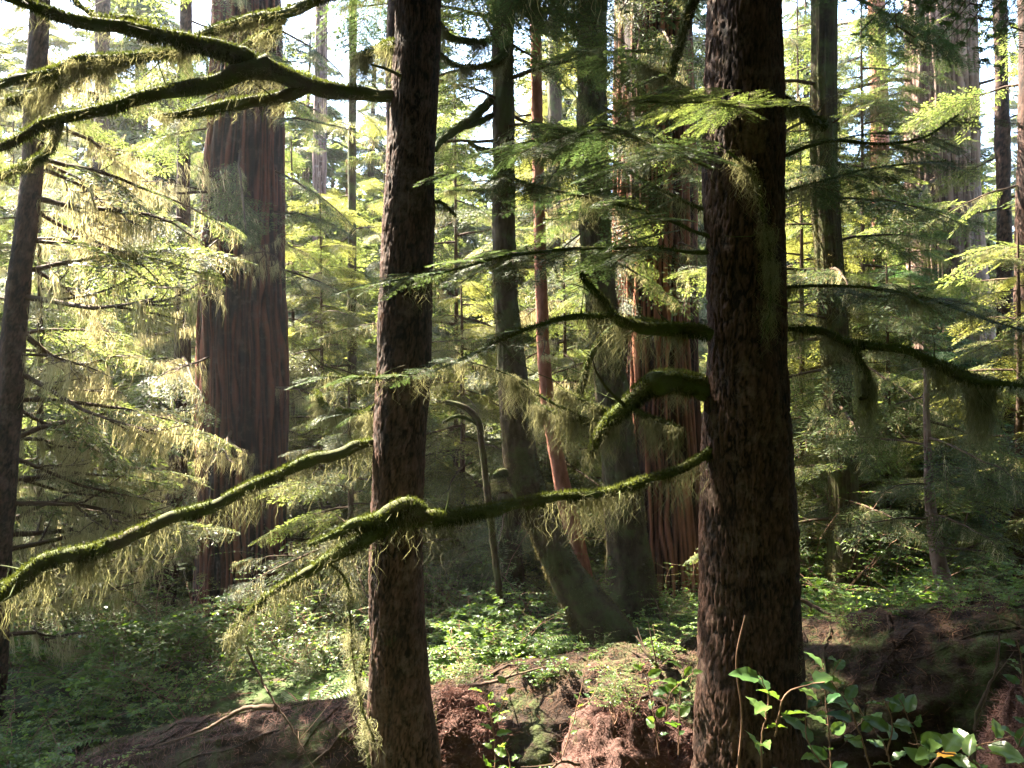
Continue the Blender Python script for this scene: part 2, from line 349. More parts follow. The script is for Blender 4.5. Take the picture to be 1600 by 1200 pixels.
def bare(L, seed, lichen=1.):
    """dead limb with side twigs and lichen"""
    rng = RNG(seed); mb = MB()
    def rec(p, d, l, r, dep):
        n = 7; pts = [p]; dd = d.copy()
        for i in range(n-1):
            dd = dd+rng.normal(0, .16, 3)+[0, 0, .02]; dd /= np.linalg.norm(dd); pts.append(pts[-1]+dd*l/(n-1))
        pts = np.array(pts); tube(mb, pts, np.linspace(r, r*.25, n), 5, 1)
        strands(mb, clumped(pts, int(70*l*lichen)+2, rng, 5, .015), rng, .04, .4, .0035, 2, 3)
        if dep > 0:
            for j in range(5 if dep == 2 else 4):
                i = rng.integers(1, n-1); s = np.cross(dd, [0, 0, 1.])*(1 if rng.random() < .5 else -1); q = dd*.7+s*.8+rng.normal(0, .2, 3); q /= np.linalg.norm(q)
                rec(pts[i], q, l*rng.uniform(.3, .5), r*.5, dep-1)
    rec(np.zeros(3), np.array([1., 0, -.05]), L, .018*L, 2)
    return mb.compact()
BMAT = [M['needle'], M['twig'], M['lichen']]; YMAT = [M['needle_y'], M['twig'], M['lichen']]; CMAT = [M['cedar_leaf'], M['twig'], M['lichen']]
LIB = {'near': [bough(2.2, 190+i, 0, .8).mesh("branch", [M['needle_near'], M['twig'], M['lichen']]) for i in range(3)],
       'bough': [bough(2.2, 200+i, 1, .9).mesh("branch", BMAT) for i in range(5)],
       'young': [bough(2.0, 220+i, 1, .5).mesh("branch", YMAT) for i in range(4)],
       'cedar': [bough(2.0, 240+i, 1, .1).mesh("branch", CMAT) for i in range(3)],
       'thin': [bough(2.2, 260+i, 1, 2.2, .55).mesh("branch", BMAT) for i in range(4)],
       'bare': [bare(1.8, 280+i, 1.2).mesh("branch", BMAT) for i in range(4)]}
FARB = [bough(2.6, 300+i, 2, .7) for i in range(5)]
def far_crown(seed, H, R, z0=.12, n=95, mats=BMAT, lichen=True):
    rng = RNG(seed); mb = MB()
    for i in range(n):
        f = (i+rng.random())/n; z = H*(z0+(1-z0)*f); s = R*(1-f)**.6*rng.uniform(.55, 1.15)*min(1, .5+f*4)+.35
        mb.merge(FARB[rng.integers(5)], rotm(i*2.4+rng.normal(0, .4), rad(rng.uniform(-32, 16)), rng.normal(0, .15), s/2.6), (0, 0, z), rng.normal(0, .12))
    return mb.mesh("crown", mats)
CROWN = [far_crown(400+i, 20, 3.0+.3*i, .06+.03*i, 120) for i in range(3)]+[far_crown(410, 20, 2.6, .05, 120, YMAT)]
CROWN_HI = [far_crown(420+i, 20, 3.4, .3, 130) for i in range(2)]
CROWN_LOW = [far_crown(430+i, 7, 2.1, .04, 75, YMAT if i else BMAT) for i in range(3)]

# ------------------------------------------------------------------ trunks
def trunk_mesh(path, r, style, mat, seed, res=.012, zres=None):
    """path (n,3) bottom to top; geometry-level bark relief"""
    path = np.asarray(path, float); L = np.linalg.norm(np.diff(path, axis=0), axis=1).sum()
    rm = float(np.median(r)); ns = int(np.clip(2*np.pi*rm/res, 10, 420)); nz = int(np.clip(L/(zres or res*2), 12, 900))
    pts, rr = resample(path, nz, r)
    u = np.arange(ns)/ns; zz = np.linspace(0, L, nz); U, Z = np.meshgrid(u, zz)
    circ = 2*np.pi*rm
    def N(cw, ch, s): fu = max(3, int(round(circ/cw))); return noise2(U*fu, Z/ch, fu, s+seed)
    if style == 'hem':
        wu = (N(.05, .12, 1)-.5)*.04/circ+(N(.02, .035, 7)-.5)*.018/circ+(N(.3, .8, 17)-.5)*.08/circ; fu = max(6, int(circ/.021)); zw = Z+.07*(N(.03, .05, 9)-.5)+.03*(N(.012, .02, 19)-.5)
        f1, f2, rv = worley((U+wu)*fu, zw/.13, fu, 2+seed); g1, g2, rw = worley((U+wu)*fu*2.0, zw/.034, fu*2, 3+seed)
        crack = sm(.02, .34, f2-f1); c2 = sm(.0, .3, g2-g1)
        big = N(.10, .45, 21); furrow = sm(.0, .22, np.abs(big-.5)); ero = N(.16, .3, 23)
        bark = (1-(1-crack)*(.35+.65*ero))*(.5+.25*rv)*(.70+.30*c2)*(.6+.4*furrow)+.22*rw*c2; amp = .022*np.clip(rm/.2, .5, 1.3)
        low = (N(.4, 1.1, 4)-.5)*.075*rm/.2+(N(.12, .3, 14)-.5)*.018
    elif style == 'ced':
        k_ = max(1., rm/.35); fu = max(6, int(circ/(.04*k_))); zw = Z+.5*(N(.1, .6, 8)-.5)
        f1, f2, rv = worley((U+(N(.12, .7, 6)-.5)*.05*k_/circ)*fu, zw/(1.5*k_), fu, 2+seed); c2 = N(.022, .6, 2); c3 = N(.011, .25, 3)
        bark = sm(.0, .45, f2-f1)*(.15+.6*rv)+.15*c2+.2*c3; amp = .085*np.clip(rm/.7, .35, 1.2)  # bark also drives tint: furrow shade in colour, plates toned at random
        fu = max(5, int(circ/.62)); q = noise2(U*fu+.3*np.sin(Z*.35+seed), Z/16, fu, 5+seed); q2 = noise2(U*fu*2+.3*np.sin(Z*.5), Z/6, fu*2, 6+seed)
        low = (np.abs(q-.5)*2-.75)*.28*rm+(np.abs(q2-.5)*2-.5)*.10*rm
    else:
        c = N(.06, .2, 1); c2 = N(.02, .05, 2); c3 = N(.035, .3, 6); bark = c*.35+c2*.35+c3*.3; amp = .03*np.clip(rm/.12, .5, 1.5); low = (N(.3, .6, 4)-.5)*.12*rm
    R = rr[:, None]+low+amp*(bark-.5); mb = MB(); V = np.empty((nz, ns, 3))
    a = U*2*np.pi
    T, S_, U_ = frames(pts)
    S_[:] = np.array([1., 0, 0]); S_ -= (S_*T).sum(1)[:, None]*T; S_ /= np.linalg.norm(S_, axis=1)[:, None]; U_ = np.cross(T, S_)
    V = pts[:, None]+R[..., None]*(np.cos(a)[..., None]*S_[:, None]+np.sin(a)[..., None]*U_[:, None])
    i = np.arange(nz-1)[:, None]*ns; j = np.arange(ns)[None]; k = (j+1) % ns
    mb.add(V.reshape(-1, 3), np.stack([i+j, i+k, i+ns+k, i+ns+j], -1).reshape(-1, 4), 0, np.clip(bark, 0, 1).ravel())
    return mb, pts, rr
class Tree:
    def __init__(s, name, label, cat, spec, d, style, mat, seed, top=14, group=None, res=.012, root=1.25, d_top=None):
        """spec: (px, py, width px) from the top down"""
        spec = sorted(spec, key=lambda q: -q[1]); pts = []; r = []
        for px, py, wpx in spec: pts.append(P(px, py, d)); r.append(wpx/2/F*d)
        # base: carry on down to the ground
        a, b = pts[0], pts[1]; dirn = (a-b)/(abs((a-b)[2])+1e-6); z = a[2]
        if z > terr(a[0], a[1])-.2:
            g = a+dirn*max(.05, z-(float(terr(a[0], a[1]))-.35)); g[0] = a[0]+np.clip(g[0]-a[0], -.4, .4)
            pts.insert(0, g); r.insert(0, r[0]*root)
        # crown end
        a, b = pts[-1], pts[-2]; dz = top-a[2]
        if dz > .5:
            lean = np.clip((a-b)[:2]/max(.3, (a-b)[2]), -.05, .05)
            for f in (.35, 1.): pts.append(np.array([a[0]+lean[0]*dz*f, a[1]+lean[1]*dz*f, a[2]+dz*f])); r.append(r[len(r)-1]*(1-f*.35) if f < 1 else max(.03, r[-1]*.35))
        s.e = thing(name, (pts[0][0], pts[0][1], float(terr(pts[0][0], pts[0][1]))), label, cat, group)
        mb, s.pts, s.r = trunk_mesh(np.array(pts), np.array(r), style, mat, seed, res)
        s.trunk = build(mb, "trunk", [mat], s.e, True); s.d = d; s.seed = seed
        s.rng = RNG(seed+5)
    def at(s, z): return np.array([np.interp(z, s.pts[:, 2], s.pts[:, c]) for c in (0, 1)]+[z]), float(np.interp(z, s.pts[:, 2], s.r))
    def coat(s, z0, z1, dens=2600, hang=60):
        m = (s.pts[:, 2] > z0) & (s.pts[:, 2] < z1); p, r = s.pts[m], s.r[m]; rng = RNG(s.seed+77); f = MB()
        fuzz(f, p, r*1.03, dens, rng, (.015, .045), wd=.0045, updir=0.1); a = rng.uniform(0, 6.28, int(hang*(z1-z0))); i = rng.integers(0, len(p), len(a))
        strands(f, p[i]+np.stack([np.cos(a), np.sin(a), 0*a], 1)*(r[i]*1.02)[:, None], rng, .05, .35, .003); build(f, "moss", [M['moss_trunk']], s.trunk)
    def boughs(s, kind, n, z0, z1, sc_=(.6, 1.2), az=None, pitch=(-22, 6)):
        L = LIB[kind]
        for i in range(n):
            z = z0+(z1-z0)*(i+s.rng.random())/n; p, r = s.at(z); a = s.rng.uniform(*az) if az else i*2.4+s.rng.normal(0, .5)
            a = rad(a) if az else a
            me = L[s.rng.integers(len(L))]; o = bpy.data.objects.new("branch", me); COL.objects.link(o); o.parent = s.e
            q = p+np.array([math.cos(a), math.sin(a), 0])*r*.8
            o.location = Vector(q)-s.e.location; o.rotation_euler = (s.rng.normal(0, .15), -rad(s.rng.uniform(*pitch)), a); k = s.rng.uniform(*sc_); o.scale = (k, k, k)
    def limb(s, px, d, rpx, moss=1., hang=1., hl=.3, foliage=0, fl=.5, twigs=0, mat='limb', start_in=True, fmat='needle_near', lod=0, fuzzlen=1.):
        """px: list of (x,y); d: depth or (d0,d1) or list; rpx: (r0,r1) or list"""
        n0 = len(px); D = np.interp(np.linspace(0, 1, n0), np.linspace(0, 1, len(np.atleast_1d(d))), np.atleast_1d(d))
        Rr = np.interp(np.linspace(0, 1, n0), np.linspace(0, 1, len(np.atleast_1d(rpx))), np.atleast_1d(rpx))/F*D
        pts = np.array([P(x, y, q) for (x, y), q in zip(px, D)]); L = np.linalg.norm(np.diff(pts, axis=0), axis=1).sum()
        s.seed += 1; rng = RNG(s.seed*13+1); n = max(8, int(L/.025)); p, r = resample(pts, n, Rr)
        t = np.linspace(0, L, n); wv = np.stack([noise2(t*3, t*0+k, 64, s.seed+k)-.5 for k in (11, 12, 13)], 1)*np.minimum(r*2.4, .05)[:, None]*np.minimum(1, t/.15)[:, None]
        p = p+wv; ns = 14; uu, zz = np.meshgrid(np.arange(ns)/ns, t)
        r = r*.74; lump = .62+.45*noise2(uu*4, zz/.06, 4, s.seed)+.45*noise2(uu*3, zz/.2, 3, s.seed+3)
        mb = MB(); tube(mb, p, r, ns, 0, .5, lump)
        if moss > .6:      # broken side twigs
            for _ in range(int(6*L)):
                i = rng.integers(2, n-2); dv = rng.normal(0, 1, 3); dv[2] *= .6; dv /= np.linalg.norm(dv); l = rng.uniform(.04, .22); q = p[i]+np.linspace(0, 1, 4)[:, None]*dv*l+rng.normal(0, .004, (4, 3)); tube(mb, q, np.linspace(max(.003, min(.008, r[i]*.25)), .0012, 4), 4, 0, .5)
        if twigs:
            for _ in range(int(twigs*L)):
                i = rng.integers(2, n-2); dv = np.cross(frames(p)[0][i], [0, 0, 1.])*rng.choice([-1, 1])+frames(p)[0][i]*.8+rng.normal(0, .45, 3); dv /= np.linalg.norm(dv)
                l = rng.uniform(.12, .55); q = [p[i]]
                for _k in range(5): dv = dv+rng.normal(0, .22, 3)+[0, 0, .03]; dv /= np.linalg.norm(dv); q.append(q[-1]+dv*l/5)
                q = np.array(q); tube(mb, q, np.linspace(max(.003, r[i]*.3), .0015, 6), 5, 0, .5)
                if hang > 0: pass
        o = build(mb, "branch", [M[mat]], s.e, True)
        if moss > 0:
            f = MB(); fuzz(f, p, r*1.04, 16000*moss, rng, (.008*fuzzlen, .026*fuzzlen)); build(f, "moss", [M['moss']], o)
        if hang > 0:
            f = MB(); nn = int(1050*hang*L); strands(f, clumped(p-np.array([0, 0, 1])*(r*.7)[:, None], nn, rng, max(5, int(9*L)), .022), rng, .015, hl*.85, .0012, 0, 6, 3.)
            build(f, "hanging_moss", [M['lichen_near']], o)
        if foliage > 0:
            f = MB(); k = int(L/.085*foliage); T = frames(p)[0]
            for j in range(k):
                u = (.12 if foliage < 3 else 0)+.88*(j+rng.random())/k; i = min(n-2, int(u*(n-1))); sd = 1 if j % 2 else -1
                yaw0 = math.atan2(T[i][1], T[i][0]); yaw = yaw0+sd*rad(rng.uniform(25, 75)); sl_ = fl*(1-.45*u)*rng.uniform(.6, 1.2)
                f.merge(SPR[lod][rng.integers(5)], rotm(yaw, -rad(rng.uniform(-6, 20)), rad(rng.normal(0, 12)), sl_/.6), p[i], rng.normal(0, .12))
            f.merge(SPR[lod][0], rotm(math.atan2(T[-1][1], T[-1][0]), -.1, 0, fl/.6*.7), p[-3])
            build(f, "foliage", [M[fmat], M['twig']], o)
        return o, p
#SECTION_TREES
HB, CB, GB, MBK, RB = M['hem_bark'], M['ced_bark'], M['grey_bark'], M['moss_bark'], M['red_bark']
# --- foreground pair
tl = Tree("hemlock_tree", "slim dark scaly trunk in front left of centre with a long mossy limb", "tree",
          [(650, -150, 60), (649, 0, 64), (641, 300, 75), (631, 600, 80), (622, 800, 86), (620, 1000, 91), (628, 1200, 110)], 4.3, 'hem', HB, 11, top=11, res=.006)
tr = Tree("hemlock_tree", "thickest foreground trunk, dark hemlock right of centre with sunlit bark down its left edge", "tree",
          [(1164, -150, 112), (1165, 0, 118), (1167, 250, 123), (1164, 500, 128), (1160, 700, 143), (1167, 900, 147), (1172, 1200, 166)], 4.3, 'hem', HB, 23, top=13, res=.006)
# limbs of the left front tree
tl.limb([(625, 150), (560, 141), (500, 133), (430, 112), (380, 92), (330, 78), (260, 62), (180, 45), (100, 22), (40, 4), (-60, -20)], (4.3, 3.6), (13, 16, 19, 17, 13, 10, 8), 1, .5, .15)
tl.limb([(420, 100), (370, 112), (300, 128), (220, 152), (120, 190), (60, 198), (0, 222), (-60, 250)], (4.05, 3.7), (17, 14, 11, 9, 8), 1, .6, .16)
tl.limb([(480, 138), (430, 155), (370, 163), (300, 176), (240, 183)], (4.15, 4.1), (12, 13, 9, 2), 1, .6, .14)
tl.limb([(300, 72), (220, 92), (160, 98), (90, 100), (40, 120), (0, 135), (-40, 150)], (3.95, 4.6), (8, 11, 6), 1.2, 1.6, .25)
tl.limb([(190, 95), (130, 108), (80, 142), (30, 158), (-40, 170)], (4.1, 4.8), (8, 11, 8), 1.2, 1.6, .25)
tl.limb([(250, 58), (200, 25), (150, 20), (120, 10), (90, -20)], (3.9, 4.1), (7, 4), .8, .6, .15)
tl.limb([(95, 190), (80, 222), (40, 250), (0, 270), (-40, 280)], (3.8, 4.3), (7, 6), .8, .4, .15)
tl.limb([(620, -20), (500, -6), (440, 15), (380, 32), (330, 42), (290, 60)], (4.3, 4.9), (11, 10, 6), 1, .7, .18)
tl.limb([(455, 10), (430, 45), (400, 60), (375, 74)], (4.6, 4.9), (7, 5), 1, .8, .2)
tl.limb([(620, 70), (590, 80), (560, 98)], (4.3, 4.9), (9, 5), 1, 2.5, .28)
tl.limb([(590, 690), (540, 706), (480, 718), (430, 746), (350, 778), (270, 800), (200, 832), (150, 856), (60, 884), (0, 930), (-60, 950)], (4.3, 3.7), (8, 13, 10, 11, 12, 13, 14, 13), 1.3, .9, .28)
tl.limb([(170, 850), (110, 880), (50, 905), (0, 925), (-50, 940)], (3.85, 4.1), (10, 8), 1.3, 1.4, .32)
tl.limb([(585, 640), (560, 645), (510, 635), (490, 612)], (4.4, 5.2), (7, 4), 1.2, 1.8, .25, foliage=1, fl=.25)
# limbs of the right front tree
tr.limb([(1112, 705), (1060, 734), (1000, 752), (950, 767), (880, 776), (800, 790), (720, 806), (665, 815), (620, 812), (580, 842), (500, 882), (450, 905), (400, 942), (360, 990)],
        (4.2, 4.0, 3.8, 3.7), (9, 9, 8, 9, 10, 16, 20, 15, 9, 5, 3), 1.4, .9, .30)
tr.limb([(660, 800), (640, 785), (600, 806), (560, 815), (520, 838), (480, 855)], (3.85, 3.7), (15, 16, 9, 4), 1.4, .8, .22)
tr.limb([(510, 878), (535, 900), (545, 960), (550, 1040), (565, 1110), (585, 1160)], (3.75, 3.9), (2.5, 1.5), .4, .6, .2)
tr.limb([(1110, 522), (1050, 512), (990, 506), (955, 490), (940, 465), (920, 440), (912, 425)], (4.2, 3.9), (11, 13, 9, 7, 4), 1.2, .7, .25, twigs=4)
tr.limb([(960, 492), (900, 492), (850, 505), (790, 530), (740, 555), (680, 580), (600, 592), (500, 588)], (3.9, 3.7), (6, 4, 2), .7, .5, .2, foliage=.9, fl=.30, twigs=4)
tr.limb([(1060, 512), (1000, 505), (960, 520), (920, 560), (905, 620)], (4.2, 4.5), (9, 5), 1, 1.2, .35, twigs=4)
tr.limb([(1135, 622), (1092, 606), (1060, 597), (1030, 600), (1003, 616), (980, 640), (955, 658), (935, 680), (918, 712)], (4.3, 4.25, 4.3), (19, 24, 22, 24, 19, 16, 13, 9, 2), 1.1, .8, .2, twigs=2)
tr.limb([(965, 655), (930, 636), (900, 622), (870, 606)], (4.3, 4.5), (5, 2), .8, 2.5, .25)
tr.limb([(960, 662), (930, 660), (880, 640), (830, 612), (800, 590), (720, 560)], (4.3, 4.6), (4, 1.5), .4, 1.2, .3, twigs=2)
tr.limb([(990, 640), (1020, 655), (1045, 662), (1062, 672)], (4.25, 4.1), (5, 3), .8, 4, .28)
tr.limb([(955, 660), (900, 655), (860, 640), (835, 632)], (4.3, 4.7), (5, 3), .8, 4, .3)
tr.limb([(1130, 715), (1112, 705)], 4.2, (12, 9), 1.4, 0)
# needle boughs of the right front tree, left side
tr.limb([(1120, 265), (1040, 232), (960, 206), (890, 212), (820, 238)], (4.25, 3.5), (4, 2), .2, .25, .2, foliage=1.7, fl=.55)
tr.limb([(1230, 165), (1150, 165), (1070, 158), (1005, 160)], (4.2, 3.4), (4, 2), .2, .1, .2, foliage=2.1, fl=.42, fmat='needle')  # lighter needle copy puts this bough's sunlight into its colour
tr.limb([(1115, 370), (1020, 335), (930, 312), (840, 290), (740, 262)], (4.25, 3.9), (4, 2), .2, .5, .25, foliage=1.3, fl=.5)
tr.limb([(1105, 395), (1000, 390), (880, 388), (780, 402), (700, 425), (610, 440)], (4.2, 3.5), (4, 2), .2, .3, .2, foliage=1.6, fl=.46)
tr.limb([(1110, 330), (1020, 290), (950, 250), (880, 225), (840, 210)], (4.3, 4.9), (4, 2), .2, .6, .3, foliage=1.5, fl=.5)
tr.limb([(1110, 180), (1040, 120), (960, 85), (900, 75)], (4.3, 5.2), (4, 2), .2, 1, .3, foliage=1.2, fl=.5)
tr.limb([(1130, -60), (1085, 0), (1060, 70), (1040, 130)], (4.4, 4.6), (10, 8), .9, .5, .2)
tr.limb([(1135, 235), (1170, 262), (1192, 330), (1203, 420), (1196, 520)], (4.05, 4.0), (3, 2), .5, 1.6, .25, twigs=4)
tr.limb([(1245, 1240), (1236, 1100), (1243, 1010), (1228, 930)], (4.15, 4.2), (5, 3), .8, .5, .12)
tr.limb([(1150, 1230), (1158, 1120), (1150, 1020), (1163, 960)], (4.0, 4.05), (2.5, 1.5), 0, 0, .1, mat='stem')
tl.limb([(585, 1230), (572, 1130), (560, 1060), (575, 1000)], (4.2, 4.25), (4, 3), .5, .5, .15)
tl.limb([(626, 118), (606, 110), (578, 100)], (4.2, 4.1), (4, 2), .3, 0)
tl.limb([(655, 325), (690, 318), (712, 338)], (4.3, 4.35), (5, 2), .8, 1.5, .2, twigs=5)
# right side of the right front tree
tr.limb([(1222, 512), (1290, 513), (1340, 534), (1380, 545), (1420, 553), (1470, 572), (1530, 590), (1575, 600), (1660, 618)], (4.3, 4.0), (6, 7, 9, 8, 8, 8, 4, 1.5), .7, 1.2, .2, twigs=2)
tr.limb([(1340, 532), (1343, 560), (1358, 585), (1352, 620), (1345, 622)], (4.2, 4.1), (8, 6, 4), .3, 3, .5)
tr.limb([(1450, 565), (1500, 580), (1560, 600)], (4.1, 4.3), (8, 4), .8, 6, .55)
tr.limb([(1222, 245), (1300, 222), (1380, 225), (1450, 212), (1500, 180)], (4.3, 3.9), (4, 2), .2, .5, .25, foliage=1.2, fl=.45)
tr.limb([(1225, 450), (1340, 448), (1440, 462), (1540, 500), (1620, 520)], (4.3, 3.9), (4, 2), .2, 1.0, .3, foliage=1.1, fl=.42)
tr.limb([(1225, 160), (1260, 180), (1285, 190)], (4.4, 5.0), (12, 10), 1.2, .8, .2)
tr.limb([(1225, 300), (1290, 280), (1380, 262), (1480, 250)], (4.3, 4.8), (3, 1.5), .2, .6, .25, foliage=1.3, fl=.45)
tl.boughs('near', 22, 4.9, 10.8, (1.0, 1.6), az=(-180, 50)); tr.boughs('near', 26, 4.9, 12.5, (1.0, 1.7))  # boughs above the frame, set thick and turned to shade the foreground
# --- big cedar left
cl = Tree("cedar_tree", "giant red cedar left of the front trunk with fluted stringy bark and lichen boughs above", "tree",
          [(388, -100, 110), (388, 100, 120), (378, 300, 134), (374, 450, 141), (377, 650, 148), (378, 850, 153), (376, 960, 162), (356, 1070, 200)], 13, 'ced', CB, 31, top=19, res=.02)
cl.boughs('thin', 26, 3.6, 8.5, (.5, 1.0), pitch=(-50, -5)); 
for a_, z_, k_ in ((-150, 3.7, .8), (-60, 4.0, .7), (-120, 2.1, .6), (-80, .9, .9), (-20, 1.6, .8), (-170, 1.0, .7), (-100, 4.8, 1.0)):
    cl.boughs('bare', 1, z_, z_+.05, (k_, k_+.05), az=(a_-5, a_+5))
# --- big cedar centre right
cr = Tree("cedar_tree", "massive red cedar just left of the thickest trunk, furrowed bark with moss curtains on top", "tree",
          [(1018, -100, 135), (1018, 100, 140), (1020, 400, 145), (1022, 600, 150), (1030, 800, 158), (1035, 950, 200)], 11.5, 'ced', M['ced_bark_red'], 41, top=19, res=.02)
cr.boughs('thin', 14, 2.8, 8.0, (.45, .8), az=(180, 330), pitch=(-60, -15)); 
# --- companions
t7 = Tree("mossy_tree", "moss covered trunk close against the left side of the massive centre cedar", "tree",
          [(925, -100, 44), (926, 200, 46), (932, 400, 48), (950, 560, 50), (966, 700, 54), (980, 850, 66), (990, 960, 90)], 9.6, 'moss', MBK, 51, top=13, res=.014)
t7.coat(-1.5, 6, 3000, 200); t7.boughs('thin', 6, 3.0, 5.2, (.4, .8), pitch=(-50, -10)); t7.boughs('near', 2, 5.4, 13, (.5, .8))
t5 = Tree("hemlock_tree", "slender hemlock between the front trunks whose mossy lower trunk curves to the right", "tree",
          [(788, -100, 32), (787, 0, 33), (787, 300, 35), (789, 450, 38), (798, 560, 42), (806, 650, 48), (818, 740, 54), (850, 820, 50), (880, 890, 54), (925, 960, 80)], 8.6, 'moss', MBK, 61, top=13, res=.012)
t5.boughs('thin', 14, 4.2, 6.5, (.5, .9)); t5.boughs('near', 4, 5.8, 11, (.7, 1.1))
t5.coat(-1.2, 3.2, 3000, 120)
t5.limb([(805, 742), (780, 735), (772, 742)], (8.6, 8.4), (10, 5), .6, .5, .3)
t5.limb([(770, 152), (740, 185), (710, 205), (680, 235)], (8.6, 8.0), (8, 9, 6), .4, .4, .2)
t5.limb([(772, 180), (745, 190), (715, 205)], (8.6, 8.2), (6, 6), .4, .3, .2)
t5.limb([(772, 60), (740, 66), (700, 60), (684, 35)], (8.6, 7.6), (5, 7, 5), .5, 1.5, .3)
t5.limb([(790, 50), (782, 90), (760, 102), (715, 100), (680, 82)], (8.2, 7.6), (9, 6, 5), .8, 2.5, .3)
t5.limb([(800, 235), (825, 232), (850, 245)], (8.6, 8.2), (8, 3), .4, 1, .2)
t5.limb([(770, 235), (745, 228), (732, 222)], (8.6, 8.3), (5, 3), .4, .5, .2)
t5.limb([(800, 300), (740, 296), (700, 300)], (8.6, 8.0), (3, 2), .4, .5, .2, foliage=1, fl=.5, lod=1)
t6 = Tree("red_barked_tree", "thin reddish tree right of the curving hemlock, its lower trunk slanting right in sun", "tree",
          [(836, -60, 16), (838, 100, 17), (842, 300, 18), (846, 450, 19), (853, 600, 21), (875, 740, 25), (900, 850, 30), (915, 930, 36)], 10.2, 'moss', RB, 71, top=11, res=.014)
t6.boughs('bare', 10, 1.5, 5.5, (.3, .6)); t6.boughs('young', 3, 5, 11, (.5, .8))
t13 = Tree("mossy_snag", "pale broken snag with moss hanging off it, behind the curved hemlock's base", "snag",
           [(797, 770, 34), (796, 850, 38), (800, 930, 42), (800, 1010, 50)], 10.5, 'moss', MBK, 81, top=-9, res=.014)
t13.coat(-1.8, .4, 2500, 120); t13.boughs('thin', 7, -1.2, .2, (.3, .55), az=(190, 350), pitch=(-25, 0))
t9 = Tree("hemlock_tree", "mid distance hemlock just right of the thickest trunk, lichen bearded and crossed by boughs", "tree",
          [(1287, -100, 42), (1288, 100, 42), (1290, 300, 44), (1300, 450, 46), (1312, 650, 46), (1320, 800, 48), (1322, 930, 66)], 9.4, 'ced', MBK, 91, top=13, res=.014)
t9.coat(-1.5, 5.5, 1500, 120); t9.boughs('thin', 26, -.2, 5.5, (.4, .85)); t9.boughs('near', 6, 5.5, 13, (.6, 1.0))
t10 = Tree("cedar_tree", "far giant grey cedar at right with pale fibrous bark behind bluish foliage", "tree",
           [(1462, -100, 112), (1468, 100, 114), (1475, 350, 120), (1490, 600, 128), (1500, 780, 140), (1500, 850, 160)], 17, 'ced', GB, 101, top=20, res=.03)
t10.boughs('thin', 26, 5, 19, (1.0, 1.8)); t10.boughs('bare', 10, -.5, 4.5, (.7, 1.2))
t4 = Tree("hemlock_tree", "dark leaning hemlock along the left edge of the picture with many thin dead limbs", "tree",
          [(66, -100, 28), (58, 100, 30), (46, 300, 33), (28, 450, 36), (12, 620, 38), (2, 760, 40), (-8, 900, 42)], 7.4, 'hem', HB, 111, top=12, res=.012)
t4.boughs('bare', 22, -.8, 4.6, (.5, 1.0), az=(-15, 85)); t4.boughs('thin', 10, 0, 5, (.5, .9), az=(5, 85), pitch=(-15, 15)); t4.boughs('near', 4, 7.4, 9.8, (.9, 1.2), az=(20, 50), pitch=(-4, 14))
t12 = Tree("hemlock_tree", "slim brown trunk with stubby mossy branches left of the giant left cedar", "tree",
           [(290, -50, 18), (288, 250, 20), (284, 560, 24), (277, 740, 28), (262, 860, 34), (250, 1000, 40)], 14, 'hem', HB, 121, top=13, res=.02)
t12.boughs('bare', 20, -2.5, 3.5, (.4, .8)); t12.boughs('thin', 16, -2.8, 5, (.7, 1.2)); t12.boughs('bough', 5, 8, 13, (.7, 1.1))
t11 = Tree("sapling", "thin crooked sapling rising from the fallen log at right, its pale bark toned as if sunlit", "tree",
           [(1448, 560, 7), (1447, 640, 9), (1450, 720, 12), (1453, 780, 15), (1462, 850, 20), (1478, 925, 27), (1484, 945, 32)], 7.0, 'moss', GB, 131, top=-9, res=.01)  # pale bark colour stands in for sun on the stem
t11.boughs('thin', 12, .2, 1.9, (.25, .5))
t16 = Tree("dead_sapling", "bent bare sapling arching like a hook between the front left trunk and the curved hemlock", "tree",
           [(758, 740, 10), (752, 690, 10), (745, 655, 10), (725, 636, 9), (697, 628, 7)], 8.9, 'moss', MBK, 141, top=-9, res=.01)
t16.limb([(752, 668), (735, 655), (715, 650), (693, 660)], 8.9, (4, 3), .4, .5, .2)
th = Tree("hemlock_tree", "hemlock added unseen behind the front left trunk, its high boughs shading the log", "tree", [(616, -100, 24), (616, 300, 26), (616, 800, 30)], 8, 'hem', HB, 147, top=12.5, res=.02)
th.boughs('near', 22, 5.9, 12.4, (.8, 1.3), az=(-80, 150))  # added tree: boughs above the frame block sun from the log
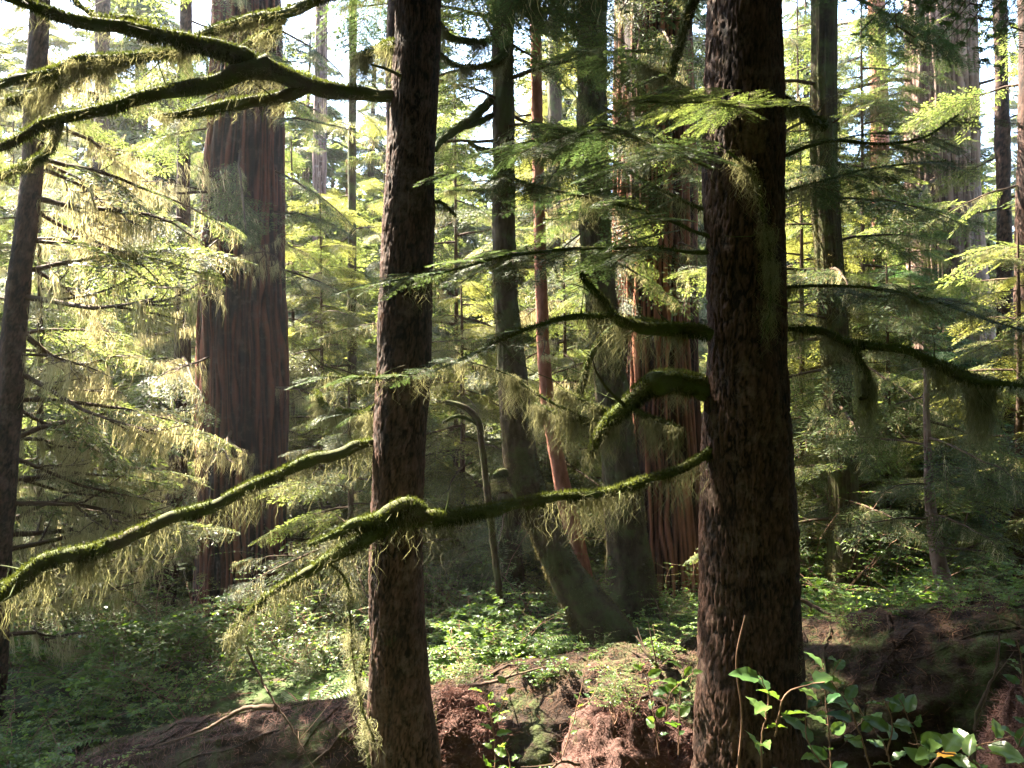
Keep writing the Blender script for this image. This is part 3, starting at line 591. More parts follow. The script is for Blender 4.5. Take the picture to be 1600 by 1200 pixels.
for i, (lab, spec, d, bk, st) in enumerate([
    ("slim trunk in the gap between giant left cedar and front left trunk", [(552, -50, 12), (550, 300, 13), (550, 600, 15), (548, 900, 18)], 16, MBK, 'moss'),
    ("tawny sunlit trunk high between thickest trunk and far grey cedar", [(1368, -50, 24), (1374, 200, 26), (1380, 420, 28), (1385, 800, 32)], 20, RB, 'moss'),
    ("slim dark trunk near the right edge beyond the far grey cedar", [(1562, -50, 18), (1566, 200, 20), (1570, 420, 22), (1575, 800, 28)], 14, HB, 'hem'),
    ("rightmost trunk, cut by the right edge of the picture", [(1610, -50, 30), (1606, 300, 32), (1602, 700, 36), (1600, 860, 40)], 11, HB, 'hem'),
    ("thin dark trunk low between the bearded hemlock and far grey cedar", [(1372, 500, 12), (1370, 740, 16), (1372, 880, 20)], 16, HB, 'hem'),
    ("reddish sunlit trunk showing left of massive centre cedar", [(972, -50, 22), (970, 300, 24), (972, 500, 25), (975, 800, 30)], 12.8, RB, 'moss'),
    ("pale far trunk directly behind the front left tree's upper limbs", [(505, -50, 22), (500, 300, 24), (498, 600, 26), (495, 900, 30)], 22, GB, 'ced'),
    ("slim far trunk right of the slender curving hemlock's upper half", [(868, -50, 20), (866, 250, 22), (862, 560, 24), (860, 900, 30)], 18, MBK, 'moss'),
    ("shadowed trunk far back left between the edge tree and giant cedar", [(160, -50, 22), (158, 300, 24), (155, 600, 26), (150, 900, 30)], 20, HB, 'hem')]):
    t = Tree("background_tree", lab, "tree", spec, d, st, bk, 151+i*7, top=12 if i != 4 else 6, res=.025)
    t.boughs('thin', 10, .0, 5, (.5, 1.0)); t.boughs('bough' if i % 2 else 'young', 4, 4.5, 8 if i != 4 else 5.5, (.5, .8))
# --- understory hemlocks, individually posed boughs
for i, (px, d, H, kind, n, lab) in enumerate([
    (60, 10.5, 7.5, 'thin', 50, "bushy sunlit understory hemlock between left edge tree and giant cedar"),
    (90, 16, 9, 'bough', 46, "taller understory hemlock farther back at the left"),
    (230, 18, 10, 'young', 46, "glowing yellow green young hemlock behind the slim trunk left of giant cedar"),
    (500, 15, 9, 'young', 46, "young hemlock filling the gap between giant left cedar and front left trunk"),
    (545, 10, 3.4, 'thin', 34, "small lichen hung hemlock just left of the front left trunk"),
    (720, 12, 5.6, 'young', 38, "bright young hemlock in the gap right of the front left trunk"),
    (1250, 13, 8, 'young', 46, "young hemlock seen right beside the thickest trunk"),
    (1385, 11.5, 4.8, 'bough', 44, "understory hemlock in front of the far grey cedar"),
    (1420, 13.5, 5.8, 'cedar', 50, "blue green young cedar in front of the far grey trunk"),
    (20, 15, 11, 'thin', 50, "tall lichen draped hemlock at upper left beyond the edge tree"),
    (330, 19, 12, 'thin', 54, "tall lichen draped hemlock behind the giant left cedar"),
    (455, 17, 11, 'bough', 50, "tall hemlock just right of giant left cedar, with boughs up to the frame top"),
    (710, 14, 10, 'thin', 50, "tall lichen draped hemlock seen right of front left trunk up to the top"),
    (845, 19, 12, 'young', 50, "tall sunlit hemlock behind the thin red barked tree"),
    (1245, 17, 12.5, 'thin', 50, "tall hemlock close behind the thickest trunk's right side"),
    (1345, 15, 11, 'bough', 48, "tall hemlock between the bearded hemlock and the far grey cedar"),
    (120, 20, 12.5, 'thin', 54, "tall lichen draped hemlock against the bright sky at upper left"),
    (600, 21, 12, 'young', 46, "pale sunlit hemlock far behind the front left trunk"),
    (250, 23, 14, 'thin', 56, "hazy lichen draped hemlock against the sky left of the giant left cedar"),
    (40, 24, 14, 'bough', 56, "hazy hemlock against the sky at far upper left"),
    (1590, 9.6, 4.6, 'young', 36, "yellow green young hemlock at the right edge"),
    (880, 15, 7, 'bough', 42, "shaded understory hemlock behind the red barked thin tree")]):
    x = (px-800)/F*d; z = float(terr(x, d))
    t = Tree("young_hemlock" if kind != 'cedar' else "young_cedar", lab, "tree", [(px, 600+(CAMZ-z)*F/d, .12*F/d), (px+3, 600+(CAMZ-z-H*.5)*F/d, .08*F/d), (px, 600+(CAMZ-z-H)*F/d, .02*F/d)], d, 'moss', M['twig'], 301+i*3, top=-9, res=.03, group="understory conifers")
    for j in range(n):
        f = (j+t.rng.random())/n; zz = z+H*(.06+.92*f); k = (.25+1.05*(1-f)**.7)*(H/8)**.5
        t.boughs(kind, 1, zz, zz+.01, (k*.75, k*1.1), az=(j*137.5 % 360-15, j*137.5 % 360+15), pitch=(-18, 8))

# --- distant forest
rngf = RNG(77); trunkm = {}
for i in range(4):
    mb, _, _ = trunk_mesh(np.array([[0, 0, -1.5], [0, 0, 6], [.2, .1, 13], [0, 0, 20.]]), np.array([.42, .3, .2, .05]), 'hem' if i % 2 else 'ced', None, 500+i, .06)
    trunkm[i] = mb.mesh("trunk", [[HB, MBK, GB, RB][i]], True)
_m, _, _ = trunk_mesh(np.array([[0, 0, -.4], [0, 0, 3], [.05, 0, 6.9]]), np.array([.08, .05, .01]), 'moss', None, 520, .04); trunk_low = _m.mesh('trunk', [M['twig']], True)
zones = [(-99, 300, "distant hemlock in the hazy woods left of the giant left cedar"), (300, 600, "distant hemlock in the woods behind giant cedar and front left trunk"),
         (600, 1160, "distant hemlock in the woods seen between the two front trunks"), (1160, 1450, "distant hemlock in the woods right of the thickest trunk"), (1450, 1800, "distant hemlock in the woods behind the far grey cedar")]
placed = []
def far_tree(x, y, crown, tm, s, lab, grp, rz):
    z = float(terr(x, y)); e = thing("distant_hemlock", (x, y, z), lab, "tree", grp); e.rotation_euler.z = rz; e.scale = (s, s, s)
    for nm, me in (("trunk", tm), ("crown", crown)):
        o = bpy.data.objects.new(nm, me); COL.objects.link(o); o.parent = e
tries = 0
while len(placed) < 60 and tries < 4000:
    tries += 1
    y = 19+ (tries % 60)/60*52+rngf.uniform(0, 3); px = rngf.uniform(-120, 1720); x = (px-800)/F*y
    if min([99]+[math.hypot(x-a, y-b) for a, b in placed]) < 3.1: continue
    # keep the brightest gap at upper left a little open
    if y < 45 and 60 < px < 210: continue
    placed.append((x, y)); lab = [z[2] for z in zones if z[0] <= px < z[1]] or [zones[0][2] if px < 0 else zones[-1][2]]
    far_tree(x, y, CROWN[rngf.integers(4)], trunkm[int(rngf.integers(4))], rngf.uniform(.5, .85)*(.72 if y < 30 else 1)*(1+max(0, y-40)/90)*(.95 if px < 500 else 1.05), lab[0], lab[0].replace("distant hemlock", "distant hemlocks"), rngf.uniform(0, 6.28))
for i, (x, y, s_) in enumerate([(-5, -3, 1), (4.5, -4, 1.1), (-1, -6.5, 1), (9, -1, 1), (-10, -7, 1.1), (1.5, -10, 1.2), (7, -11, 1.1), (12, 5, .9), (-7, -12, 1.2), (14, -6, 1.1), (-14, -1, .9), (10.5, 9.5, .9), (-2.5, -3.2, .8), (2, -3.6, .7), (6.5, -6, .9), (-7, -6, .9), (-9, 1.0, .8), (-4, -9, 1), (10, -6, 1), (7.5, 2.2, .75), (-12, -12, 1.2), (4, -14, 1.2), (-1.5, -15, 1.2), (12, -12, 1.2), (-6.5, 3.2, .75), (0, -3.0, .9)]):  # unseen trees added round the camera to darken the foreground
    far_tree(x, y, CROWN[i % 3] if i % 3 else CROWN_HI[i % 2], trunkm[i % 4], s_, "unseen tree added outside the view so its crown shades the foreground", "added shade trees round the viewpoint", i*1.3)
for x, y, q in ((-10, 9.0, .5), (-5.6, 4.2, .45), (-8.2, 9.6, .5), (-7.3, 8.6, .42)): far_tree(x, y, CROWN_HI[0], trunkm[0], q, "unseen tree added outside the view so its crown shades the foreground", "added shade trees round the viewpoint", 1.)  # more unseen trees added at left to keep sun off the foreground
for k in range(64):
    y = 15+(k/64)**1.3*34+rngf.uniform(0, 2); px = rngf.uniform(-80, 1680); x = (px-800)/F*y
    lab = [z[2] for z in zones if z[0] <= px < z[1]] or [zones[0][2] if px < 0 else zones[-1][2]]; lab = lab[0].replace("distant hemlock in", "low bushy hemlock among")
    z = float(terr(x, y)); s_ = rngf.uniform(.35, .8); e = thing("low_hemlock", (x, y, z), lab, "tree", lab.replace("hemlock", "hemlocks")); e.rotation_euler.z = rngf.uniform(0, 6); e.scale = (s_,)*3
    o = bpy.data.objects.new("crown", CROWN_LOW[int(rngf.integers(3))]); COL.objects.link(o); o.parent = e
    o = bpy.data.objects.new("trunk", trunk_low); COL.objects.link(o); o.parent = e
for k in range(13):
    y = 27+k*1.4+rngf.uniform(0, 2); px = 650+(k*397 % 980); x = (px-800)/F*y; zl = [z[2] for z in zones if z[0] <= px < z[1]][0]
    far_tree(x, y, CROWN[k % 4], trunkm[k % 4], rngf.uniform(.9, 1.2), zl, zl.replace("distant hemlock", "distant hemlocks"), k*1.7)
for k in range(18):
    y = 26+k*1.1+rngf.uniform(0, 2); px = -40+(k*263 % 690); x = (px-800)/F*y
    far_tree(x, y, CROWN[k % 4], trunkm[k % 4], rngf.uniform(.95, 1.25), zones[0][2] if px < 300 else zones[1][2] if px < 600 else zones[2][2], (zones[0][2] if px < 300 else zones[1][2] if px < 600 else zones[2][2]).replace("distant hemlock", "distant hemlocks"), k*1.7)
#SECTION_GROUND
g = MB()
def grid(x0, x1, y0, y1, nx, ny, fn=terr):
    X, Y = np.meshgrid(np.linspace(x0, x1, nx), np.linspace(y0, y1, ny)); V = np.stack([X, Y, fn(X, Y)], -1).reshape(-1, 3)
    i = np.arange(ny-1)[:, None]*nx; j = np.arange(nx-1)[None]; return V, np.stack([i+j, i+j+1, i+nx+j+1, i+nx+j], -1).reshape(-1, 4)
ax_ = np.sinh(np.linspace(-4.2, 4.2, 260)); ax_ = ax_/ax_[-1]*300; ay_ = np.sinh(np.linspace(-3.2, 4.4, 280)); ay_ = ay_/ay_[-1]*300+4
X, Y = np.meshgrid(ax_, ay_); V = np.stack([X, Y, terr(X, Y)], -1).reshape(-1, 3); nx, ny = 260, 280
i = np.arange(ny-1)[:, None]*nx; j = np.arange(nx-1)[None]
g.add(V, np.stack([i+j, i+j+1, i+nx+j+1, i+nx+j], -1).reshape(-1, 4), 0)
ground = build(g, "ground", [M['soil']], None, True); tag(ground, "brown forest floor of needles and soil under the trees", "ground", kind='structure')

# ---- leaves
def leafset(mb, C, Dv, Nv, ln, wd, mat=0, tint=None, fold=.18, curl=.15):
    """ovate leaves as 4 quads each: C base (n,3), Dv direction, Nv normal"""
    n = len(C); Dv = Dv/np.linalg.norm(Dv, axis=1)[:, None]; S = np.cross(Dv, Nv); S /= np.linalg.norm(S, axis=1)[:, None]+1e-9; N = np.cross(S, Dv)
    ln = np.broadcast_to(ln, (n,))[:, None]; wd = np.broadcast_to(wd, (n,))[:, None]
    def pt(u, v): return C+Dv*ln*u+S*wd*v+N*(abs(v)*fold*wd*2-curl*ln*u*u)
    A, m1, m2, B = pt(0, 0), pt(.35, 0), pt(.7, 0), pt(1, 0)
    for s in (-1, 1):
        l1, l2 = pt(.28, s*.5), pt(.66, s*.40)
        mb.tris(np.stack([A, m1, l1], 1), mat, tint); mb.quads(np.stack([m1, m2, l2, l1], 1), mat, tint); mb.tris(np.stack([m2, B, l2], 1), mat, tint)
def shrub(seed, h, nst, lsz, wide=.6, leafw=.55):
    rng = RNG(seed); st, lf = MB(), MB(); C, D, N = [], [], []
    for s in range(nst):
        a = rng.uniform(0, 6.28); dv = np.array([math.cos(a)*.5, math.sin(a)*.5, 1.]); p = np.array([0, 0, -.1]); pts = [p]
        hh = h*rng.uniform(.6, 1.1)
        for k in range(9): dv = dv+rng.normal(0, .16, 3)+np.array([math.cos(a), math.sin(a), 0])*.07*wide; dv /= np.linalg.norm(dv); pts.append(pts[-1]+dv*hh/8)
        pts = np.array(pts); tube(st, pts, np.linspace(.006, .002, 10)*max(1, h), 4, 0)
        for k in range(3, 10):
            for q in range(2):
                b = rng.uniform(0, 6.28); tw = np.array([math.cos(b), math.sin(b), rng.uniform(-.05, .4)]); L = rng.uniform(.12, .34)*h**.5*wide*1.5; m = 7; tp = pts[k]+np.linspace(0, 1, m)[:, None]*tw*L+np.array([0, 0, -.10])*L*(np.linspace(0, 1, m)**2)[:, None]
                tube(st, tp, np.linspace(.002, .001, m), 3, 0)
                for r_ in range(1, m):
                    for sd in (-1, 1):
                        if rng.random() < .15: continue
                        per = np.cross(tw, [0, 0, 1]); C.append(tp[r_]); D.append(tw*.6+per*sd*.9+rng.normal(0, .2, 3)); N.append(np.array([0, 0, 1.])+rng.normal(0, .33, 3))
    C, D, N = map(np.array, (C, D, N)); n = len(C)
    leafset(lf, C, D, N, lsz*rng.uniform(.6, 1.2, n), lsz*leafw*rng.uniform(.7, 1.1, n), 0, np.clip(rng.normal(.5, .22, n), 0, 1))
    return st.mesh("stems", [M['stem']]), lf.mesh("leaves", [M['leaf']])
SH = [shrub(600+i, .9, 4, .034) for i in range(3)]+[shrub(610+i, .7, 4, .055, .55, .7) for i in range(3)]+[shrub(620+i, 1.5, 5, .036, .8) for i in range(2)]
def shrub_at(x, y, v, s, rz, lab, grp, name="shrub", z=None):
    e = thing(name, (x, y, float(terr(x, y)) if z is None else z), lab, "shrub", grp); e.rotation_euler.z = rz; e.scale = (s, s, s)
    for nm, me in (("stems", SH[v][0]), ("leaves", SH[v][1])):
        o = bpy.data.objects.new(nm, me); COL.objects.link(o); o.parent = e
rs = RNG(901); spots = []
# (count, px0, px1, d0, d1, label, scale)
for cnt, p0, p1, d0, d1, lab, sc_ in ((34, -60, 330, 6.3, 11, "leafy huckleberry shrub in the shaded hollow at lower left", (.7, 1.2)),
        (22, 180, 560, 7.2, 11.5, "leafy shrub in front of the giant left cedar's foot", (.9, 1.5)), (26, -60, 560, 11, 19, "bluish shaded shrub deep in the hollow at left", (1, 1.6)),
        (28, 660, 880, 7.2, 10.5, "sunlit yellow green shrub behind the log between the front trunks", (.6, 1.3)), (14, 880, 1100, 8.0, 10.5, "dark leaved shrub at the foot of the massive centre cedar", (.4, .7)),
        (44, 1240, 1640, 7.6, 13, "sunlit broadleaf shrub behind the fallen log at right", (.9, 1.8)), (26, 620, 1640, 13, 22, "far shrub under the trees behind the log", (1, 1.6))):
    for k in range(cnt):
        px = rs.uniform(p0, p1); d = rs.uniform(d0, d1); x = (px-800)/F*d
        shrub_at(x, d, int(rs.integers(8 if d > 9 else 6)), rs.uniform(*sc_), rs.uniform(0, 6.28), lab, lab.replace("shrub", "shrubs", 1))

# ---- fallen logs
def log_obj(name, lab, pts, r, seed, cat="log"):
    e = thing(name, tuple(np.mean(pts, 0)-[0, 0, np.mean(r)]), lab, cat); rng = RNG(seed)
    L = np.linalg.norm(np.diff(pts, axis=0), axis=1).sum(); n = int(L/.025); p, rr = resample(pts, n, r); ns = 140
    U, Z = np.meshgrid(np.arange(ns)/ns, np.linspace(0, L, n)); fu = 26
    b1 = noise2(U*fu, Z/.5, fu, seed); b2 = noise2(U*70, Z/.14, 70, seed+1); b3 = noise2(U*7, Z/.4, 7, seed+2); b4 = noise2(U*5, Z/1.2, 5, seed+3)
    bk = np.abs(b1-.5)*2*.6+b2*.4; lump = 1+.09*(b4-.5)*2+.07*(b3-.5)*2+.14*(bk-.5)+.05*(noise2(U*60, Z/.06, 60, seed+5)-.5)
    mb = MB(); tube(mb, p, rr, ns, 0, bk, lump, cap=True)
    o = build(mb, "trunk", [M['log']], e, True)
    T, S, Uv = frames(p); k = int(L*2600); i = rng.integers(0, n-1, k); a = rng.normal(np.pi/2, .75, k)
    ri = rr[i]*lump[i, ((a/(2*np.pi)) % 1*ns).astype(int)]; d = np.cos(a)[:, None]*S[i]+np.sin(a)[:, None]*Uv[i]; c = p[i]+d*ri[:, None]
    lt = MB(); v = rng.normal(0, 1, (k, 3)); v -= (v*d).sum(1)[:, None]*d*.75; v /= np.linalg.norm(v, axis=1)[:, None]; s = np.cross(v, d); ll = rng.uniform(.012, .07, k)[:, None]
    c = c+d*.006; lt.quads(np.stack([c-s*.002, c+s*.002, c+v*ll+s*.001, c+v*ll-s*.001], 1), 0, np.clip(rng.normal(.5, .25, k), 0, 1))
    build(lt, "litter", [M['litter_dark'] if r[0] > .5 else M['litter']], o)
    ms = MB(); k = int(L*3200); i = rng.integers(0, n-1, k); a = rng.normal(np.pi/2, .9, k); d = np.cos(a)[:, None]*S[i]+np.sin(a)[:, None]*Uv[i]
    keep = noise2(p[i][:, 0]*3+40, a*2+30, 256, seed+9) > .5; i, a, d = i[keep], a[keep], d[keep]; ri = rr[i]*lump[i, ((a/(2*np.pi)) % 1*ns).astype(int)]; c = p[i]+d*(ri*.995)[:, None]
    v = d+rng.normal(0, .5, d.shape); v[:, 2] += .4; v /= np.linalg.norm(v, axis=1)[:, None]; s = np.cross(v, rng.normal(size=v.shape)); s /= np.linalg.norm(s, axis=1)[:, None]
    ms.tris(np.stack([c-s*.003, c+s*.003, c+v*rng.uniform(.01, .035, len(c))[:, None]], 1), 0, rng.random(len(c))); build(ms, "moss", [M['moss']], o)
    rt = MB()
    for _ in range(int(L*7)):
        i0 = rng.integers(5, n-40); a0 = rng.uniform(.1, 2.6); q = []; da = rng.normal(0, .25); dz = rng.uniform(-1, 2.5); m = 14
        for k in range(m):
            i_ = int(np.clip(i0+k*dz*2, 0, n-1)); a_ = a0+da*k*.35+.06*math.sin(k+_); R_ = rr[i_]*lump[i_, int((a_/(2*np.pi)) % 1*ns)]+.006; q.append(p[i_]+(math.cos(a_)*S[i_]+math.sin(a_)*Uv[i_])*R_)
        tube(rt, np.array(q)+rng.normal(0, .003, (m, 3)), np.linspace(rng.uniform(.004, .016), .002, m), 5, 0, rng.uniform(.3, .8))
    build(rt, "roots", [M['log']], o, True)
    return e, o, p, rr
def C_(px, py, d, r): q = P(px, py, d); q[2] -= r*.97; return q
_, _, LP_, LR_ = log_obj("fallen_log", "huge rotting nurse log lying across behind both front trunks, needle litter on its top",
               np.array([C_(1950, 880, 4.9, .62), C_(1600, 932, 5.3, .6), C_(1260, 985, 5.8, .58), C_(900, 1035, 6.3, .55), C_(660, 1070, 6.7, .5), C_(560, 1090, 6.9, .42)]), np.array([.62, .6, .58, .55, .46, .36]), 701)
log2 = log_obj("fallen_log", "lower crumbling log with reddish sunlit top at bottom left of the front left trunk",
               np.array([C_(700, 1085, 5.3, .34), C_(560, 1092, 5.4, .36), C_(430, 1105, 5.6, .34), C_(300, 1130, 5.8, .3), C_(160, 1172, 6.0, .24), C_(60, 1210, 6.1, .2)]), np.array([.3, .36, .34, .3, .24, .16]), 711)
def mound(name, lab, px, py, d, rx, ry, rz, seed, rough=.18):
    c = P(px, py, d); rng = RNG(seed); n, m = 90, 46; U, W = np.meshgrid(np.arange(n)/n, np.linspace(0, 1, m)); a = U*2*np.pi; ph = W*np.pi/2*1.15
    nn = 1+rough*(noise2(U*9, W*5, 9, seed)-.5)*2+rough*.7*(noise2(U*26, W*13, 26, seed+1)-.5)*2+rough*.4*(noise2(U*60, W*30, 60, seed+2)-.5)*2
    nn = nn*sm(0, .05, W)+(1-sm(0, .05, W)); V = np.stack([c[0]+rx*np.sin(ph)*np.cos(a)*nn, c[1]+ry*np.sin(ph)*np.sin(a)*nn, c[2]-rz+rz*np.cos(ph)*nn], -1).reshape(-1, 3)
    mb = MB(); i = np.arange(m-1)[:, None]*n; j = np.arange(n)[None]; k = (j+1) % n; mb.add(V, np.stack([i+j, i+n+j, i+n+k, i+k], -1).reshape(-1, 4), 0, nn.ravel()*0+.5)
    e = thing(name, (c[0], c[1], float(terr(c[0], c[1]))), lab, "debris"); o = build(mb, "mound", [M['rot']], e, True)
    q = V[rng.integers(0, len(V), 15000)]; cl_ = noise2(q[:, 0]*22+200, q[:, 2]*22+200, 512, 3); q = q[cl_ > .35]; q = q+rng.normal(0, .022, q.shape); v = rng.normal(0, 1, q.shape); v[:, 2] *= .6; v /= np.linalg.norm(v, axis=1)[:, None]; s = np.cross(v, rng.normal(size=v.shape)); s /= np.linalg.norm(s, axis=1)[:, None]
    l = rng.uniform(.01, .06, (len(q), 1)); lt = MB(); lt.quads(np.stack([q-s*.002, q+s*.002, q+v*l+s*.001, q+v*l-s*.001], 1), 0, rng.random(len(q))); build(lt, "litter", [M['litter']], o)
    return e
mound("rotten_wood_heap", "crumbly reddish heap of rotted wood just left of the thickest trunk's foot", 990, 1116, 4.9, .5, .42, .6, 721, .15)
mound("rotten_wood_heap", "small red brown clump of rotted wood against right side of front left trunk", 705, 1092, 5.3, .3, .3, .34, 731, .16)
mound("rotten_wood_heap", "dark root mass at the lower right corner under the big log", 1600, 1085, 4.4, .25, .3, .8, 741, .12)

def stick(lab, pts, r, seed):
    rng = RNG(seed); pts = np.array([P(*q) for q in pts]); L = np.linalg.norm(np.diff(pts, axis=0), axis=1).sum(); n = int(L/.03)+6; p, rr = resample(pts, n, np.linspace(r, r*.3, len(pts)))
    p = p+np.cumsum(rng.normal(0, .003, p.shape), 0); mb = MB(); uu, zz = np.meshgrid(np.arange(8)/8, np.linspace(0, L, n)); tube(mb, p, rr, 8, 0, .5, .7+.6*noise2(uu*4, zz/.05, 4, seed), cap=True)
    for k in range(4):
        i = rng.integers(n//4, n-2); v = (p[i+1]-p[i]); v = v/np.linalg.norm(v)*.7+rng.normal(0, .6, 3); l = rng.uniform(.06, .3); q = p[i]+np.linspace(0, 1, 6)[:, None]*v*l+np.array([0, 0, .1])*l*(np.linspace(0, 1, 6)**2)[:, None]; tube(mb, q, np.linspace(rr[i]*.5, .0015, 6), 5, 0, .5)
    o = build(mb, "fallen_branch", [M['twig']], None, True); tag(o, lab, "branch")
stick("dead curved branch arching over the lower crumbling log at bottom left", [(430, 1105, 5.0), (380, 1110, 5.1), (330, 1135, 5.2), (240, 1160, 5.3)], .018, 1)
stick("thin dead stick leaning steeply at lower left of the front left trunk", [(385, 1010, 4.2), (420, 1080, 4.1), (470, 1160, 4.0), (510, 1230, 3.9)], .008, 2)
stick("curved mossy stick standing in front of the big log at lower right", [(1515, 1230, 3.6), (1520, 1130, 3.7), (1560, 1050, 3.8), (1566, 985, 3.9)], .013, 3)
stick("broken pale stick on the rotted wood heap left of the thickest trunk", [(905, 1195, 4.5), (870, 1190, 4.4), (840, 1215, 4.3)], .01, 4)
stick("short dead branch lying along the big log's top left part", [(700, 1075, 6.2), (780, 1060, 6.1), (860, 1035, 6.0)], .02, 5)
stick("sunken mossy branch on the log top just right of the thickest trunk", [(1250, 935, 5.9), (1300, 962, 5.8), (1360, 965, 5.7), (1430, 950, 5.7)], .018, 6)
stick("knobbly upright root standing on the log left of the thickest trunk", [(1035, 1060, 5.5), (1022, 1030, 5.5), (1000, 990, 5.6)], .02, 7)
# ---- near plants
def near_plant(name, lab, stems, lsz, seed, mat='salal', leafw=.62, every=1, cat="plant", autumn=False):
    """stems: list of (px polyline, d0, d1)"""
    rng = RNG(seed); st, lf = MB(), MB(); C, D, N = [], [], []
    for px, d0, d1 in stems:
        pts = np.array([P(x, y, q) for (x, y), q in zip(px, np.linspace(d0, d1, len(px)))]); L = np.linalg.norm(np.diff(pts, axis=0), axis=1).sum()
        p, r = resample(pts, max(8, int(L/.02)), np.linspace(.004, .0015, len(pts))); p = p+rng.normal(0, .0015, p.shape); tube(st, p, r, 6, 0)
        k = max(3, int(L/(lsz*.55)/every)); T = frames(p)[0]
        for j in range(k):
            i = int((.18+.82*(j+.5)/k)*(len(p)-1)); a = j*2.2+rng.normal(0, .5); sd = np.array([math.cos(a), math.sin(a)*.8, rng.uniform(-.15, .35)]); C.append(p[i]+sd*.012); D.append(sd+T[i]*.5); N.append(np.array([0, -.35, 1.])+rng.normal(0, .4, 3))
            tube(st, np.stack([p[i], p[i]+sd*.012]), .0012, 4, 0)
    C, D, N = map(np.array, (C, D, N)); n = len(C); lz = lsz*rng.uniform(.65, 1.15, n)
    for k in range(n):   # fuller blades
        d = D[k]/np.linalg.norm(D[k]); s = np.cross(d, N[k]); s /= np.linalg.norm(s); nn = np.cross(s, d); U, W = np.meshgrid(np.linspace(0, 1, 9), np.linspace(-1, 1, 7))
        prof = np.sin(np.pi*np.clip(U, 0, 1)**.8)**.75*(1-.25*U); w_ = W*prof*leafw*.5*lz[k]; V = C[k]+d*(U*lz[k])[..., None]+s*w_[..., None]+nn*(np.abs(w_)*.35-.25*lz[k]*U*U+.004*np.sin(U*18)*np.abs(W))[..., None]
        i = np.arange(6)[:, None]*9; j = np.arange(8)[None]; lf.add(V.reshape(-1, 3), np.stack([i+j, i+j+1, i+9+j+1, i+9+j], -1).reshape(-1, 4), 1 if autumn and k == n//2 else 0, float(np.clip(rng.normal(.5, .28), 0, 1)))
    e = thing(name, tuple(P(stems[0][0][0][0], stems[0][0][0][1], stems[0][1])), lab, cat); build(st, "stems", [M['stem']], e, True); build(lf, "leaves", [M[mat], M['autumn']], e, True); return e
near_plant("salal_plant", "broad dark glossy leaves hanging in front of the thickest trunk's base", [([(1195, 1260), (1190, 1150), (1200, 1090), (1185, 1050)], 2.7, 2.5), ([(1210, 1150), (1235, 1080), (1290, 1065)], 2.6, 2.4)], .095, 801, every=1.4)
near_plant("salal_plant", "glossy salal low in front of the dark log side", [([(1450, 1240), (1430, 1150), (1405, 1090)], 3.0, 2.9), ([(1330, 1240), (1260, 1150), (1262, 1090)], 3.0, 3.0)], .085, 815, every=1.2)
near_plant("salal_plant", "tall salal with lit yellow green leaves right of the thickest trunk's base", [([(1370, 1240), (1345, 1150), (1325, 1100), (1300, 1060), (1320, 1020)], 3.0, 2.9), ([(1400, 1230), (1380, 1160), (1350, 1120), (1330, 1080)], 3.0, 3.1), ([(1385, 1180), (1395, 1130), (1380, 1090)], 3.0, 2.9), ([(1300, 1250), (1296, 1160), (1290, 1090), (1285, 1030)], 3.2, 3.2)], .088, 803, every=1.15)
near_plant("salal_plant", "low salal at bottom right with one orange leaf", [([(1440, 1240), (1470, 1180), (1530, 1165), (1580, 1150)], 2.6, 2.4), ([(1560, 1250), (1520, 1190), (1470, 1175), (1420, 1160)], 2.5, 2.3), ([(1620, 1230), (1590, 1180), (1600, 1140)], 2.6, 2.5)], .095, 805, autumn=True)
near_plant("leafy_seedling", "slender seedling with yellow green leaves right of front left trunk", [([(775, 1240), (772, 1160), (765, 1110), (755, 1075)], 3.6, 3.6), ([(772, 1130), (785, 1100), (795, 1062)], 3.6, 3.7), ([(790, 1240), (795, 1180), (785, 1160)], 3.5, 3.5)], .065, 807, 'leaf')
near_plant("leafy_seedling", "backlit seedling above the rotted wood heap left of the thickest trunk", [([(1030, 1180), (1020, 1110), (1010, 1060), (1000, 1030)], 4.3, 4.3), ([(1060, 1180), (1062, 1100), (1070, 1040)], 4.3, 4.3), ([(1040, 1120), (1050, 1080), (1085, 1050)], 4.3, 4.2)], .08, 809, 'leaf')
near_plant("leafy_seedling", "sparse twiggy seedling with few pale leaves on log centre", [([(880, 1180), (900, 1110), (912, 1060), (920, 1020)], 4.6, 4.6), ([(900, 1110), (925, 1090), (935, 1060)], 4.6, 4.6)], .05, 811, 'leaf', every=2.2)
near_plant("leafy_seedling", "upright plant at right edge beside the dark side of the big log", [([(1610, 1180), (1600, 1090), (1595, 1030), (1590, 1000)], 3.2, 3.2)], .06, 813)
rs2 = RNG(955)
for k, (px, d, v, s) in enumerate([(985, 4.75, 0, .5), (960, 4.6, 1, .45), (1350, 5.2, 2, .5), (1480, 5.2, 0, .4), (1560, 5.0, 1, .45)]):
    x = (px-800)/F*d; zt = P(px, [1110, 1120, 975, 960, 950][k], d)[2]
    shrub_at(x, d, v, s, k, ["fine leaved huckleberry on the rotted wood heap", "tiny huckleberry sprig at the heap's left end", "sprig growing on the big log's top right of the thickest trunk", "low sprig on the big log beneath the crooked sapling", "low sprig on the big log's top near the right edge"][k], None, "huckleberry", zt)
for k in range(40):
    i_ = int(rs2.integers(20, len(LP_)-20)); a_ = rs2.uniform(1.0, 2.1); T_ = LP_[i_+1]-LP_[i_-1]; T_ /= np.linalg.norm(T_); S_ = np.cross(T_, [0, 0, 1.]); q = LP_[i_]+(S_*math.cos(a_)+np.array([0, 0, math.sin(a_)]))*LR_[i_]*.98
    shrub_at(q[0], q[1], int(rs2.integers(6)), rs2.uniform(.2, .5), k, "little leafy sprig rooted along the top of the huge nurse log", "sprigs on the nurse log", "log_sprig", q[2])
